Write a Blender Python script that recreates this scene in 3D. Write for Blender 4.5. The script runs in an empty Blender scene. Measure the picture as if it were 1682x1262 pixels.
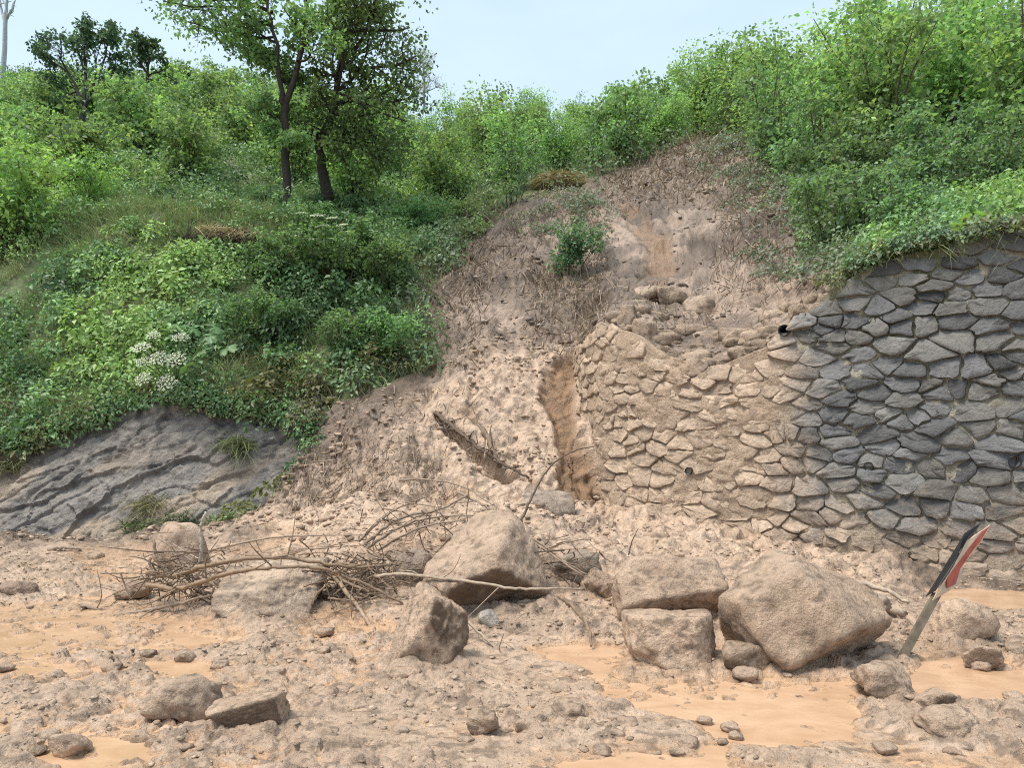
import bpy, bmesh, math, random
import numpy as np
from mathutils import Vector
R = math.radians
sc = bpy.context.scene
col = sc.collection

# ------------------------------------------------------------------ camera, sky, sun, exposure
F = 1215.0; CX = 841.0; HY = 700.0; CZ = 1.6       # focal length and horizon of the photograph, in its pixels
cam_d = bpy.data.cameras.new('camera'); cam = bpy.data.objects.new('camera', cam_d); col.objects.link(cam)
cam.location = (0, 0, CZ); cam.rotation_euler = (R(90), 0, 0)
cam_d.sensor_width = 36.0; cam_d.lens = 36.0 * F / 1682.0
cam_d.shift_y = (HY - 631.0) / 1682.0
cam_d.clip_start = 0.05; cam_d.clip_end = 2000
sc.camera = cam

SUN_EL, SUN_AZ = 66.0, -112.0                       # azimuth from +Y towards +X, degrees
w = bpy.data.worlds.new('World'); sc.world = w; w.use_nodes = True
nt = w.node_tree; N = nt.nodes; L = nt.links
for n in list(N): N.remove(n)
out = N.new('ShaderNodeOutputWorld'); bg = N.new('ShaderNodeBackground')
sky = N.new('ShaderNodeTexSky'); sky.sky_type = 'NISHITA'; sky.sun_disc = False
sky.sun_elevation = R(SUN_EL); sky.sun_rotation = R(SUN_AZ); sky.air_density = 1.0; sky.dust_density = 1.6; sky.ozone_density = 1.0
tc = N.new('ShaderNodeTexCoord'); mp = N.new('ShaderNodeMapping'); mp.inputs['Scale'].default_value = (1.6, 1.6, 4.0)
cn = N.new('ShaderNodeTexNoise'); cn.inputs['Scale'].default_value = 1.5; cn.inputs['Detail'].default_value = 5; cn.inputs['Roughness'].default_value = .5
cr = N.new('ShaderNodeMapRange'); cr.inputs['From Min'].default_value = .30; cr.inputs['From Max'].default_value = .72
cr.inputs['To Min'].default_value = .66; cr.inputs['To Max'].default_value = .97
mx = N.new('ShaderNodeMix'); mx.data_type = 'RGBA'
CLOUD = (3.75, 4.7, 5.5)                             # thin overcast veil, in the sky texture's own units
mx.inputs['B'].default_value = (*CLOUD, 1)
L.new(tc.outputs['Generated'], mp.inputs['Vector']); L.new(mp.outputs['Vector'], cn.inputs['Vector'])
L.new(cn.outputs['Fac'], cr.inputs['Value']); L.new(cr.outputs['Result'], mx.inputs['Factor'])
L.new(sky.outputs['Color'], mx.inputs['A']); L.new(mx.outputs['Result'], bg.inputs['Color'])
bg.inputs['Strength'].default_value = 0.105
L.new(bg.outputs['Background'], out.inputs['Surface'])

sd = bpy.data.lights.new('sun', 'SUN'); sd.energy = 2.5; sd.angle = R(24); sd.color = (1.0, .94, .84)
sun = bpy.data.objects.new('sun', sd); col.objects.link(sun)
az, el = R(SUN_AZ), R(SUN_EL)
to_sun = Vector((math.sin(az) * math.cos(el), math.cos(az) * math.cos(el), math.sin(el)))
sun.rotation_euler = to_sun.to_track_quat('Z', 'Y').to_euler(); sun.location = to_sun * 60

sc.view_settings.view_transform = 'Standard'; sc.view_settings.look = 'None'
sc.view_settings.exposure = 1.02; sc.view_settings.gamma = 1.0
try: sc.view_settings.use_curve_mapping = False
except Exception: pass
sc.render.engine = 'CYCLES'
sc.cycles.max_bounces = 6; sc.cycles.diffuse_bounces = 3; sc.cycles.transmission_bounces = 3; sc.cycles.glossy_bounces = 2
sc.cycles.transparent_max_bounces = 4; sc.cycles.use_denoising = False; sc.cycles.filter_width = 1.1

# ------------------------------------------------------------------ helpers
rng = np.random.default_rng(7); rnd = random.Random(11)
_perm = np.random.default_rng(3).permutation(256).astype(np.int32)
_val = np.random.default_rng(4).uniform(-1, 1, 256).astype(np.float32)
def vnoise(P, s=1.0, seed=0):
    q = np.asarray(P, np.float32) * s + (seed * 17.31 + 100.5)
    i = np.floor(q).astype(np.int32); f = q - i; f = f * f * (3 - 2 * f)
    x0, y0, z0 = i[..., 0] & 255, i[..., 1] & 255, i[..., 2] & 255
    x1, y1, z1 = (x0 + 1) & 255, (y0 + 1) & 255, (z0 + 1) & 255
    px0, px1 = _perm[x0], _perm[x1]
    a, b = _perm[(px0 + y0) & 255], _perm[(px0 + y1) & 255]; c, d = _perm[(px1 + y0) & 255], _perm[(px1 + y1) & 255]
    g = lambda h, z: _val[_perm[(h + z) & 255]]
    fx, fy, fz = f[..., 0], f[..., 1], f[..., 2]
    l = lambda u, v, t: u + (v - u) * t
    lo = l(l(g(a, z0), g(c, z0), fx), l(g(b, z0), g(d, z0), fx), fy)
    hi = l(l(g(a, z1), g(c, z1), fx), l(g(b, z1), g(d, z1), fx), fy)
    return l(lo, hi, fz)
def fbm(P, s=1.0, o=3, seed=0, gain=.5):
    t = 0; a = 1
    for k in range(o):
        t = t + a * vnoise(P, s * 2.03 ** k, seed + k * 3); a *= gain
    return t
def ridged(P, s=1.0, o=2, seed=0):
    t = 0; a = 1
    for k in range(o):
        t = t + a * (1 - 2 * np.abs(vnoise(P, s * 2.1 ** k, seed + k * 5))); a *= .5
    return t
def worley(X, Y, s, seed=0):
    """distance to the nearest of one random point per cell, in cells, and that cell's random value"""
    x = X * s + 57.3 + seed; y = Y * s + 91.7 + seed * 2; xi = np.floor(x).astype(np.int32); yi = np.floor(y).astype(np.int32); best = np.full(x.shape, 9.0); val = np.zeros(x.shape)
    for i in (-1, 0, 1):
        for j in (-1, 0, 1):
            h = _perm[(_perm[(xi + i) & 255] + yi + j) & 255]; h2 = _perm[(h + 71) & 255]
            dd = np.hypot(xi + i + (h / 255.) - x, yi + j + (h2 / 255.) - y); m = dd < best; best = np.where(m, dd, best); val = np.where(m, _perm[(h2 + 13) & 255] / 255., val)
    return best, val
def sstep(a, b, x):
    t = np.clip((x - a) / (b - a), 0, 1); return t * t * (3 - 2 * t)
def mixc(a, b, t):
    return np.asarray(a, float) * (1 - t[..., None]) + np.asarray(b, float) * t[..., None]
def poly_sd(px, py, poly):
    """signed distance to a polygon, positive inside"""
    px = np.asarray(px, float); py = np.asarray(py, float)
    d = np.full(px.shape, 1e9); ins = np.zeros(px.shape, bool); n = len(poly)
    for i in range(n):
        x0, y0 = poly[i]; x1, y1 = poly[(i + 1) % n]
        ex, ey = x1 - x0, y1 - y0
        t = np.clip(((px - x0) * ex + (py - y0) * ey) / (ex * ex + ey * ey + 1e-9), 0, 1)
        d = np.minimum(d, np.hypot(px - x0 - t * ex, py - y0 - t * ey))
        c = (y0 > py) != (y1 > py)
        xs = x0 + (py - y0) * ex / (ey if abs(ey) > 1e-9 else 1e-9)
        ins ^= c & (px < xs)
    return np.where(ins, d, -d)
def P(px, py, Y):
    return np.array([(px - CX) / F * Y, Y, CZ + (HY - py) / F * Y])
def proj(V):
    V = np.asarray(V); Y = np.maximum(V[..., 1], .2)
    return CX + F * V[..., 0] / Y, HY - F * (V[..., 2] - CZ) / Y

def mesh_np(name, V, Fc, mat=None, smooth=False, cols=None):
    """mesh from numpy: Fc is one (n,3|4) array or a list of them"""
    if not isinstance(Fc, (list, tuple)): Fc = [Fc]
    Fc = [np.asarray(f, np.int32) for f in Fc if len(f)]
    V = np.asarray(V, np.float32)
    me = bpy.data.meshes.new(name)
    loops = np.concatenate([f.ravel() for f in Fc]); tot = np.concatenate([np.full(len(f), f.shape[1], np.int32) for f in Fc])
    st = np.concatenate([[0], np.cumsum(tot)[:-1]]).astype(np.int32)
    me.vertices.add(len(V)); me.vertices.foreach_set('co', V.ravel())
    me.loops.add(len(loops)); me.loops.foreach_set('vertex_index', loops)
    me.polygons.add(len(tot)); me.polygons.foreach_set('loop_start', st); me.polygons.foreach_set('loop_total', tot)
    if smooth: me.polygons.foreach_set('use_smooth', np.ones(len(tot), bool))
    if cols is not None:
        c = np.ones((len(V), 4), np.float32); cols = np.asarray(cols); c[:, :cols.shape[1]] = cols
        a = me.attributes.new('tint', 'FLOAT_COLOR', 'POINT'); a.data.foreach_set('color', c.ravel())
    me.update(calc_edges=True); me.validate()
    if mat: me.materials.append(mat)
    return me
def link(name, me, parent=None):
    o = bpy.data.objects.new(name, me); col.objects.link(o)
    if parent: o.parent = parent
    return o
def tag(o, label=None, cat=None, group=None, kind=None):
    for k, v in (('label', label), ('category', cat), ('group', group), ('kind', kind)):
        if v: o[k] = v
    return o
def empty(name, loc):
    o = bpy.data.objects.new(name, None); o.empty_display_size = .2; o.location = tuple(map(float, loc)); col.objects.link(o); return o
class Acc:
    """collects vertices, faces and tints for one mesh"""
    def __init__(s): s.V = []; s.T = []; s.Q = []; s.C = []; s.n = 0
    def add(s, V, T=None, Q=None, C=(.3, .3, .3)):
        V = np.asarray(V, np.float32).reshape(-1, 3); s.V.append(V)
        if T is not None and len(T): s.T.append(np.asarray(T, np.int32) + s.n)
        if Q is not None and len(Q): s.Q.append(np.asarray(Q, np.int32) + s.n)
        C = np.asarray(C, np.float32); s.C.append(np.broadcast_to(C, V.shape).copy()); s.n += len(V)
    def mesh(s, name, mat, smooth=False):
        Fc = []
        if s.T: Fc.append(np.concatenate(s.T))
        if s.Q: Fc.append(np.concatenate(s.Q))
        return mesh_np(name, np.concatenate(s.V), Fc, mat, smooth, np.concatenate(s.C))
def tube(acc, pts, radii, sides=6, C=(.2, .15, .1), cap=True):
    pts = np.asarray(pts, float); n = len(pts); radii = np.broadcast_to(np.asarray(radii, float), (n,))
    t = np.gradient(pts, axis=0); t /= np.linalg.norm(t, axis=1, keepdims=True) + 1e-9
    ref = np.array([0, 0, 1.0]) if abs(t[:, 2]).mean() < .8 else np.array([1.0, 0, 0])
    a = np.cross(t, ref); a /= np.linalg.norm(a, axis=1, keepdims=True) + 1e-9; b = np.cross(t, a)
    th = np.arange(sides) * 2 * math.pi / sides
    V = pts[:, None] + radii[:, None, None] * (np.cos(th)[None, :, None] * a[:, None] + np.sin(th)[None, :, None] * b[:, None])
    i = np.arange(n - 1)[:, None] * sides; j = np.arange(sides)[None]; k = (j + 1) % sides
    Q = np.stack([i + j, i + sides + j, i + sides + k, i + k], -1).reshape(-1, 4)
    V = V.reshape(-1, 3); T = []
    if cap:
        V = np.concatenate([V, pts[-1:], pts[:1]]); e = n * sides
        T = [(e - sides + q, e, e - sides + (q + 1) % sides) for q in range(sides)] + [(q, (q + 1) % sides, e + 1) for q in range(sides)]
    acc.add(V, T=T, Q=Q, C=C)
def spline(pts, n):
    """Catmull-Rom through the given points, n samples"""
    p = np.asarray(pts, float); p = np.concatenate([2 * p[:1] - p[1:2], p, 2 * p[-1:] - p[-2:-1]])
    m = len(p) - 3; u = np.linspace(0, m - 1e-6, n); i = u.astype(int); t = (u - i)[:, None]
    a, b, c, d = p[i], p[i + 1], p[i + 2], p[i + 3]
    return .5 * (2 * b + (c - a) * t + (2 * a - 5 * b + 4 * c - d) * t ** 2 + (3 * b - a - 3 * c + d) * t ** 3)
def unit(v): return v / (np.linalg.norm(v, axis=-1, keepdims=True) + 1e-9)
def leaves(acc, C, D, Nn, length, width, tint, fold=.18):
    """leaf blades: base C, direction D, face normal Nn; each a folded pair of triangles"""
    C = np.asarray(C, float); D = unit(np.asarray(D, float)); S = unit(np.cross(D, Nn)); U = np.cross(S, D)
    length = np.asarray(length)[:, None]; width = np.asarray(width)[:, None]
    mid = C + D * length * .45
    v0 = C; v1 = mid + S * width * .5 + U * width * fold; v2 = C + D * length - U * length * .12; v3 = mid - S * width * .5 + U * width * fold
    V = np.stack([v0, v1, v2, v3], 1).reshape(-1, 3); b = np.arange(len(C))[:, None] * 4
    T = np.concatenate([b + [0, 1, 2], b + [0, 2, 3]])
    acc.add(V, T=T, C=np.repeat(np.asarray(tint), 4, axis=0))
def blades(acc, B, D, length, width, tint, droop):
    """grass blades: base B, start direction D, drooping ribbons of three quads ending in a point"""
    B = np.asarray(B, float); D = unit(np.asarray(D, float)); n = len(B)
    S = unit(np.cross(D, rng.normal(size=(n, 3)))); length = np.asarray(length)[:, None]; width = np.asarray(width)[:, None]; droop = np.asarray(droop)[:, None]
    hz = D * [1, 1, 0]; hz = unit(hz + 1e-4 * rng.normal(size=(n, 3)))
    rows = []
    for t, wf in ((0, 1.0), (.4, .85), (.75, .5)):
        c = B + D * length * t + (hz * .6 - np.array([0, 0, 1.0])) * droop * length * t * t
        rows += [c + S * width * wf * .5, c - S * width * wf * .5]
    c = B + D * length + (hz * .6 - np.array([0, 0, 1.0])) * droop * length; rows.append(c)
    V = np.stack(rows, 1).reshape(-1, 3); b = np.arange(n)[:, None] * 7
    Q = np.concatenate([b + [0, 1, 3, 2], b + [2, 3, 5, 4]]); T = b + [4, 5, 6]
    acc.add(V, T=T, Q=Q, C=np.repeat(np.asarray(tint), 7, axis=0))
def tri_leaf_blades(acc, B, D, length, width, tint):
    """thin straight strands, one triangle each"""
    B = np.asarray(B, float); D = unit(np.asarray(D, float)); n = len(B)
    S = unit(np.cross(D, rng.normal(size=(n, 3)))); length = np.asarray(length)[:, None]; width = np.asarray(width)[:, None]
    V = np.stack([B + S * width * .5, B - S * width * .5, B + D * length], 1).reshape(-1, 3)
    acc.add(V, T=np.arange(n)[:, None] * 3 + [0, 1, 2], C=np.repeat(np.asarray(tint), 3, axis=0))
_ico = {}
def ico(sub):
    if sub not in _ico:
        bm = bmesh.new(); bmesh.ops.create_icosphere(bm, subdivisions=sub, radius=1)
        bm.verts.ensure_lookup_table()
        _ico[sub] = (np.array([v.co[:] for v in bm.verts]), np.array([[v.index for v in f.verts] for f in bm.faces])); bm.free()
    return _ico[sub]

# ------------------------------------------------------------------ materials
def mk(name):
    m = bpy.data.materials.new(name); m.use_nodes = True; n = m.node_tree.nodes; l = m.node_tree.links
    return m, n, l, n['Principled BSDF']
def noise_node(n, l, scale, detail=4, rough=.55, vec=None, dist=0):
    t = n.new('ShaderNodeTexNoise'); t.inputs['Scale'].default_value = scale; t.inputs['Detail'].default_value = detail
    t.inputs['Roughness'].default_value = rough; t.inputs['Distortion'].default_value = dist
    if vec is not None: l.new(vec, t.inputs['Vector'])
    return t
def rangen(n, l, src, a, b, c, d):
    t = n.new('ShaderNodeMapRange'); t.inputs['From Min'].default_value = a; t.inputs['From Max'].default_value = b
    t.inputs['To Min'].default_value = c; t.inputs['To Max'].default_value = d; l.new(src, t.inputs['Value']); return t.outputs['Result']
def tinted(name, rough=(.5, .8), bump=.4, bscale=30., vary=.35, vscale=25., spec=.35, bdist=.02, fleck=0., fscale=55., obj_vary=0., wet=False):
    """base colour from the 'tint' attribute, broken up by two noises; bump from noise; gloss varies"""
    m, n, l, p = mk(name)
    at = n.new('ShaderNodeAttribute'); at.attribute_name = 'tint'
    geo = n.new('ShaderNodeTexCoord'); vec = geo.outputs['Object']
    a = noise_node(n, l, vscale, 6, .65, vec); b = noise_node(n, l, bscale, 8, .68, vec)
    ra = rangen(n, l, a.outputs['Fac'], .3, .7, 1 - vary, 1 + vary)
    rb = rangen(n, l, b.outputs['Fac'], .3, .7, 1 - vary * .6, 1 + vary * .6)
    mu = n.new('ShaderNodeMath'); mu.operation = 'MULTIPLY'; l.new(ra, mu.inputs[0]); l.new(rb, mu.inputs[1]); fac = mu.outputs[0]
    if fleck:
        fn = noise_node(n, l, fscale, 5, .7, vec); rf = rangen(n, l, fn.outputs['Fac'], .56, .66, 1, 1 - fleck)
        m3 = n.new('ShaderNodeMath'); m3.operation = 'MULTIPLY'; l.new(fac, m3.inputs[0]); l.new(rf, m3.inputs[1]); fac = m3.outputs[0]
    if obj_vary:
        oi = n.new('ShaderNodeObjectInfo'); ro = rangen(n, l, oi.outputs['Random'], 0, 1, 1 - obj_vary, 1 + obj_vary)
        m2 = n.new('ShaderNodeMath'); m2.operation = 'MULTIPLY'; l.new(fac, m2.inputs[0]); l.new(ro, m2.inputs[1]); fac = m2.outputs[0]
    vm = n.new('ShaderNodeVectorMath'); vm.operation = 'SCALE'; l.new(at.outputs['Color'], vm.inputs[0]); l.new(fac, vm.inputs['Scale'])
    l.new(vm.outputs['Vector'], p.inputs['Base Color'])
    ro_ = rangen(n, l, a.outputs['Fac'], .35, .65, rough[0], rough[1])
    if wet:                                               # the tint's alpha is the dryness of the mud
        mr = n.new('ShaderNodeMix'); mr.data_type = 'FLOAT'; l.new(at.outputs['Alpha'], mr.inputs['Factor']); mr.inputs['A'].default_value = .25; l.new(ro_, mr.inputs['B']); ro_ = mr.outputs['Result']
    l.new(ro_, p.inputs['Roughness'])
    p.inputs['Specular IOR Level'].default_value = spec
    bp = n.new('ShaderNodeBump'); bp.inputs['Strength'].default_value = bump; bp.inputs['Distance'].default_value = bdist
    l.new(b.outputs['Fac'], bp.inputs['Height']); l.new(bp.outputs['Normal'], p.inputs['Normal'])
    return m
def leaf_mat(name, trans=.35, rough=.45, obj_vary=.22, spec=.3):
    m, n, l, p = mk(name)
    at = n.new('ShaderNodeAttribute'); at.attribute_name = 'tint'
    oi = n.new('ShaderNodeObjectInfo'); ro = rangen(n, l, oi.outputs['Random'], 0, 1, 1.18 * (1 - obj_vary), 1.18 * (1 + obj_vary))
    vm = n.new('ShaderNodeVectorMath'); vm.operation = 'SCALE'; l.new(at.outputs['Color'], vm.inputs[0]); l.new(ro, vm.inputs['Scale'])
    hs = n.new('ShaderNodeHueSaturation'); hs.inputs['Saturation'].default_value = .88; l.new(vm.outputs['Vector'], hs.inputs['Color'])
    l.new(rangen(n, l, oi.outputs['Random'], 0, 1, .485, .515), hs.inputs['Hue'])
    l.new(hs.outputs['Color'], p.inputs['Base Color']); p.inputs['Roughness'].default_value = rough; p.inputs['Specular IOR Level'].default_value = spec
    tr = n.new('ShaderNodeBsdfTranslucent'); ms = n.new('ShaderNodeMixShader'); ms.inputs[0].default_value = trans
    v2 = n.new('ShaderNodeVectorMath'); v2.operation = 'MULTIPLY'; l.new(hs.outputs['Color'], v2.inputs[0]); v2.inputs[1].default_value = (1.25, 1.35, .75)
    l.new(v2.outputs['Vector'], tr.inputs['Color'])
    o = n['Material Output']; l.new(p.outputs['BSDF'], ms.inputs[1]); l.new(tr.outputs['BSDF'], ms.inputs[2]); l.new(ms.outputs['Shader'], o.inputs['Surface'])
    return m
M_EARTH = tinted('wet_earth', rough=(.3, .75), bump=.9, bscale=30, vary=.2, vscale=7, spec=.45, bdist=.04, fleck=.5, fscale=52, wet=True)
M_ROCK = tinted('muddy_rock', rough=(.4, .85), bump=.9, bscale=32, vary=.2, vscale=6, spec=.35, bdist=.045, fleck=.5, fscale=58)
M_STONE = tinted('wall_stone', rough=(.45, .8), bump=.9, bscale=24, vary=.25, vscale=8, spec=.4, bdist=.03, fleck=.25, fscale=40, obj_vary=.16)
M_MORTAR = tinted('rough_mortar', rough=(.7, .95), bump=.95, bscale=36, vary=.28, vscale=12, spec=.2, bdist=.045, fleck=.4, fscale=40)
M_WOOD = tinted('muddy_wood', rough=(.5, .85), bump=.5, bscale=40, vary=.3, vscale=18, spec=.3, bdist=.006)
M_BARK = tinted('bark', rough=(.7, .95), bump=.9, bscale=22, vary=.35, vscale=9, spec=.2, bdist=.03)
M_LEAF = leaf_mat('leaf', trans=.42); M_HERB = leaf_mat('herb_leaf', trans=.3, obj_vary=.0); M_STRAW = leaf_mat('straw', trans=.12, rough=.7, obj_vary=0, spec=.15)
def water_mat():
    m, n, l, p = mk('muddy_water')
    geo = n.new('ShaderNodeTexCoord'); vec = geo.outputs['Object']
    mpn = n.new('ShaderNodeMapping'); mpn.inputs['Scale'].default_value = (1, 1.7, 1); l.new(vec, mpn.inputs['Vector'])
    a = noise_node(n, l, 3.0, 4, .55, mpn.outputs['Vector'], .6); b = noise_node(n, l, 16, 3, .5, mpn.outputs['Vector'], .4)
    cr = n.new('ShaderNodeValToRGB'); cr.color_ramp.elements[0].color = (.40, .245, .145, 1); cr.color_ramp.elements[1].color = (.53, .35, .225, 1)
    cr.color_ramp.elements[0].position = .3; cr.color_ramp.elements[1].position = .7
    l.new(a.outputs['Fac'], cr.inputs['Fac']); l.new(cr.outputs['Color'], p.inputs['Base Color'])
    p.inputs['Roughness'].default_value = .07; p.inputs['IOR'].default_value = 1.33
    bp = n.new('ShaderNodeBump'); bp.inputs['Strength'].default_value = .22; bp.inputs['Distance'].default_value = .012
    l.new(b.outputs['Fac'], bp.inputs['Height']); l.new(bp.outputs['Normal'], p.inputs['Normal'])
    return m
M_WATER = water_mat()
def plain(name, c, rough=.5, metal=0., vary=.2, vscale=20., spec=.5):
    m, n, l, p = mk(name)
    geo = n.new('ShaderNodeTexCoord'); a = noise_node(n, l, vscale, 5, .6, geo.outputs['Object'])
    r = rangen(n, l, a.outputs['Fac'], .3, .7, 1 - vary, 1 + vary)
    vm = n.new('ShaderNodeVectorMath'); vm.operation = 'SCALE'; vm.inputs[0].default_value = c; l.new(r, vm.inputs['Scale'])
    l.new(vm.outputs['Vector'], p.inputs['Base Color']); p.inputs['Roughness'].default_value = rough; p.inputs['Metallic'].default_value = metal
    p.inputs['Specular IOR Level'].default_value = spec
    return m

# ------------------------------------------------------------------ the lie of the land
WALL_PX = [(944, 12.3), (949, 11.5), (962, 10.75), (988, 10.15), (1020, 9.8), (1060, 9.5), (1150, 9.0), (1300, 8.5), (1500, 7.85), (1682, 7.3), (2000, 6.6), (2300, 6.1)]
wpx = np.array([a for a, b in WALL_PX], float); wY = np.array([b for a, b in WALL_PX], float)
BATTER = .12
def wall_Y(px): return np.interp(px, wpx, wY)

PXD = np.linspace(-900, 2600, 701)
def tab(t, sm=6):
    v = np.interp(PXD, [a for a, b in t], [b for a, b in t])
    k = np.ones(2 * sm + 1) / (2 * sm + 1); vp = np.pad(v, 2 * sm, mode='edge')
    return np.convolve(np.convolve(vp, k, 'same'), k, 'same')[2 * sm:-2 * sm]
def zy(py, Y): return CZ + (HY - py) / F * Y
one = np.ones_like(PXD)
K = []
K.append((1.0 * one, 0 * one)); K.append((3.2 * one, 0 * one)); K.append((5.4 * one, 0 * one))
K.append((tab([(-900, 9), (0, 9.3), (300, 9.2), (480, 8.2), (650, 7.2), (800, 7.0), (1000, 7.1), (1200, 6.9), (1400, 6.5), (1682, 6.1), (2600, 5.2)]),
          tab([(-900, 0), (200, 0), (400, .06), (500, .14), (650, .3), (800, .36), (900, .33), (1000, .27), (1200, .2), (1350, .1), (1500, .03), (2600, 0)])))
Y4 = tab([(-900, 10.4), (200, 10.4), (400, 10.4), (550, 9.8), (650, 9.3), (800, 9.2), (900, 9.3), (960, 9.6)], 4)
Y4 = np.where(PXD > 1005, wall_Y(PXD) + .27, np.where(PXD > 950, np.interp(PXD, [950, 1005], [9.55, wall_Y(1005) + .27]), Y4))
p4 = tab([(-900, 890), (0, 895), (200, 888), (400, 868), (550, 850), (650, 843), (800, 835), (900, 835), (1000, 842), (1100, 855), (1200, 868), (1300, 885), (1400, 908), (1500, 935), (1682, 965), (2600, 1080)])
K.append((Y4, zy(p4, Y4)))
p5 = tab([(-900, 720), (0, 722), (130, 708), (230, 680), (300, 664), (380, 672), (450, 692), (540, 705), (600, 680), (650, 656), (700, 634), (800, 590), (900, 570), (950, 562), (1000, 533), (1040, 535), (1100, 585), (1180, 602), (1240, 580), (1300, 556), (1350, 520), (1380, 482), (1460, 432), (1560, 405), (1682, 388), (2600, 250)], 2)
Y5 = tab([(-900, 11.2), (130, 11.3), (300, 11.5), (450, 11.6), (550, 11.2), (650, 11.3), (700, 11.7), (800, 12.2), (900, 12.4), (955, 12.4)], 4)
Y5w = wall_Y(PXD) + .40 + BATTER * 3.0
Y5 = np.where(PXD > 1005, Y5w, np.where(PXD > 955, np.interp(PXD, [955, 1005], [12.4, np.interp(1005, PXD, Y5w)]), Y5))
K.append((Y5, zy(p5, Y5)))
Y6 = tab([(-900, 15), (0, 15), (200, 15.2), (400, 15.5), (700, 15.5), (800, 16), (900, 16), (1000, 15.3), (1060, 14.6), (1100, 14), (1200, 12.5), (1300, 11.8), (1400, 11.2), (1500, 10.6), (1682, 10), (2600, 8.4)])
p6 = tab([(-900, 400), (0, 400), (200, 352), (400, 345), (500, 368), (600, 400), (700, 440), (800, 425), (900, 420), (1000, 440), (1060, 460), (1100, 470), (1200, 475), (1300, 440), (1400, 392), (1500, 364), (1682, 332), (2600, 270)])
K.append((Y6, zy(p6, Y6)))
Y7 = tab([(-900, 19), (0, 19), (200, 18.5), (600, 18.5), (700, 19), (800, 19.5), (900, 21), (1000, 22.5), (1100, 23.5), (1200, 22.5), (1260, 19), (1300, 16.5), (1400, 14.5), (1500, 13.5), (1682, 12.5), (2600, 10.5)])
p7 = tab([(-900, 320), (0, 322), (200, 326), (400, 332), (600, 346), (700, 350), (800, 345), (900, 310), (1000, 283), (1100, 250), (1190, 226), (1240, 245), (1300, 290), (1400, 302), (1500, 300), (1682, 280), (2600, 240)])
K.append((Y7, zy(p7, Y7)))
K.append((tab([(-900, 58), (0, 56), (300, 55), (500, 50), (740, 45), (900, 40), (1000, 36), (1200, 30), (1350, 25), (1500, 23.5), (1682, 22), (2600, 18)]),
          tab([(-900, 27), (0, 25.8), (200, 26.4), (300, 26.0), (400, 24.4), (500, 21.5), (740, 18.3), (900, 17.2), (1000, 15.8), (1100, 14.6), (1200, 13.3), (1300, 12.4), (1500, 12), (1682, 11.6), (2600, 11)])))
K.append((K[-1][0] + 14, K[-1][1] - .5)); K.append((K[-2][0] + 45, K[-2][1] - 12))
KY = np.array([k[0] for k in K]); KZ = np.array([k[1] for k in K])
def col_at(px):
    return np.array([np.interp(px, PXD, KY[i]) for i in range(len(K))]), np.array([np.interp(px, PXD, KZ[i]) for i in range(len(K))])
def z_at(X, Y):
    px = CX + F * X / max(Y, .5); a, b = col_at(px); return float(np.interp(Y, a, b))
def hit(px, py, far=True):
    """point on the land seen at a pixel of the photograph"""
    a, b = col_at(px); t = np.linspace(0, len(K) - 1.001, 3000)
    Y = np.interp(t, np.arange(len(K)), a); Z = np.interp(t, np.arange(len(K)), b)
    q = HY - F * (Z - CZ) / Y; i = int(np.argmax(q <= py)); return np.array([(px - CX) / F * Y[i], Y[i], Z[i]])

def lin(a, b, n): return np.linspace(a, b, n, endpoint=False)
def inv_rows(k0, k1, Ya, Yb, n):                    # rows evenly spaced as seen on flat ground
    Y = 1 / lin(1 / Ya, 1 / Yb, n); return k0 + (Y - Ya) / (Yb - Ya) * (k1 - k0)
T = np.concatenate([inv_rows(0, 1, 1.0, 3.2, 14), inv_rows(1, 2, 3.2, 5.4, 155), inv_rows(2, 3, 5.4, 8, 100), inv_rows(3, 4, 8, 10.2, 62), lin(4, 5, 120), lin(5, 6, 95), lin(6, 7, 70), lin(7, 8, 55), lin(8, 9, 5), [9, 9.5, 10]])
pxs = np.concatenate([lin(-900, -60, 45), lin(-60, 1742, 700), np.linspace(1742, 2600, 46)])
GY = np.stack([np.interp(T, np.arange(len(K)), col_at(p)[0]) for p in pxs], 1)
GZ = np.stack([np.interp(T, np.arange(len(K)), col_at(p)[1]) for p in pxs], 1)
k = np.array([1, 2, 3, 2, 1.]) / 9                  # soften the knots
for G in (GY, GZ):
    s_ = np.pad(G, ((2, 2), (0, 0)), mode='edge'); sm = sum(k[i] * s_[i:i + G.shape[0]] for i in range(5))
    wmask = (pxs > 1000)[None, :] & (T > 3.6)[:, None] & (T < 5.4)[:, None]
    G[:] = np.where(wmask, G, sm)
GX = (pxs[None, :] - CX) / F * GY
G0 = np.stack([GX, GY, GZ], -1)
TT = np.broadcast_to(T[:, None], GX.shape); PX, PY = proj(G0)
PX = np.broadcast_to(pxs[None], GX.shape)
dT = np.gradient(G0, axis=0); dU = np.gradient(G0, axis=1)
NRM = unit(np.cross(dU, dT))

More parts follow.
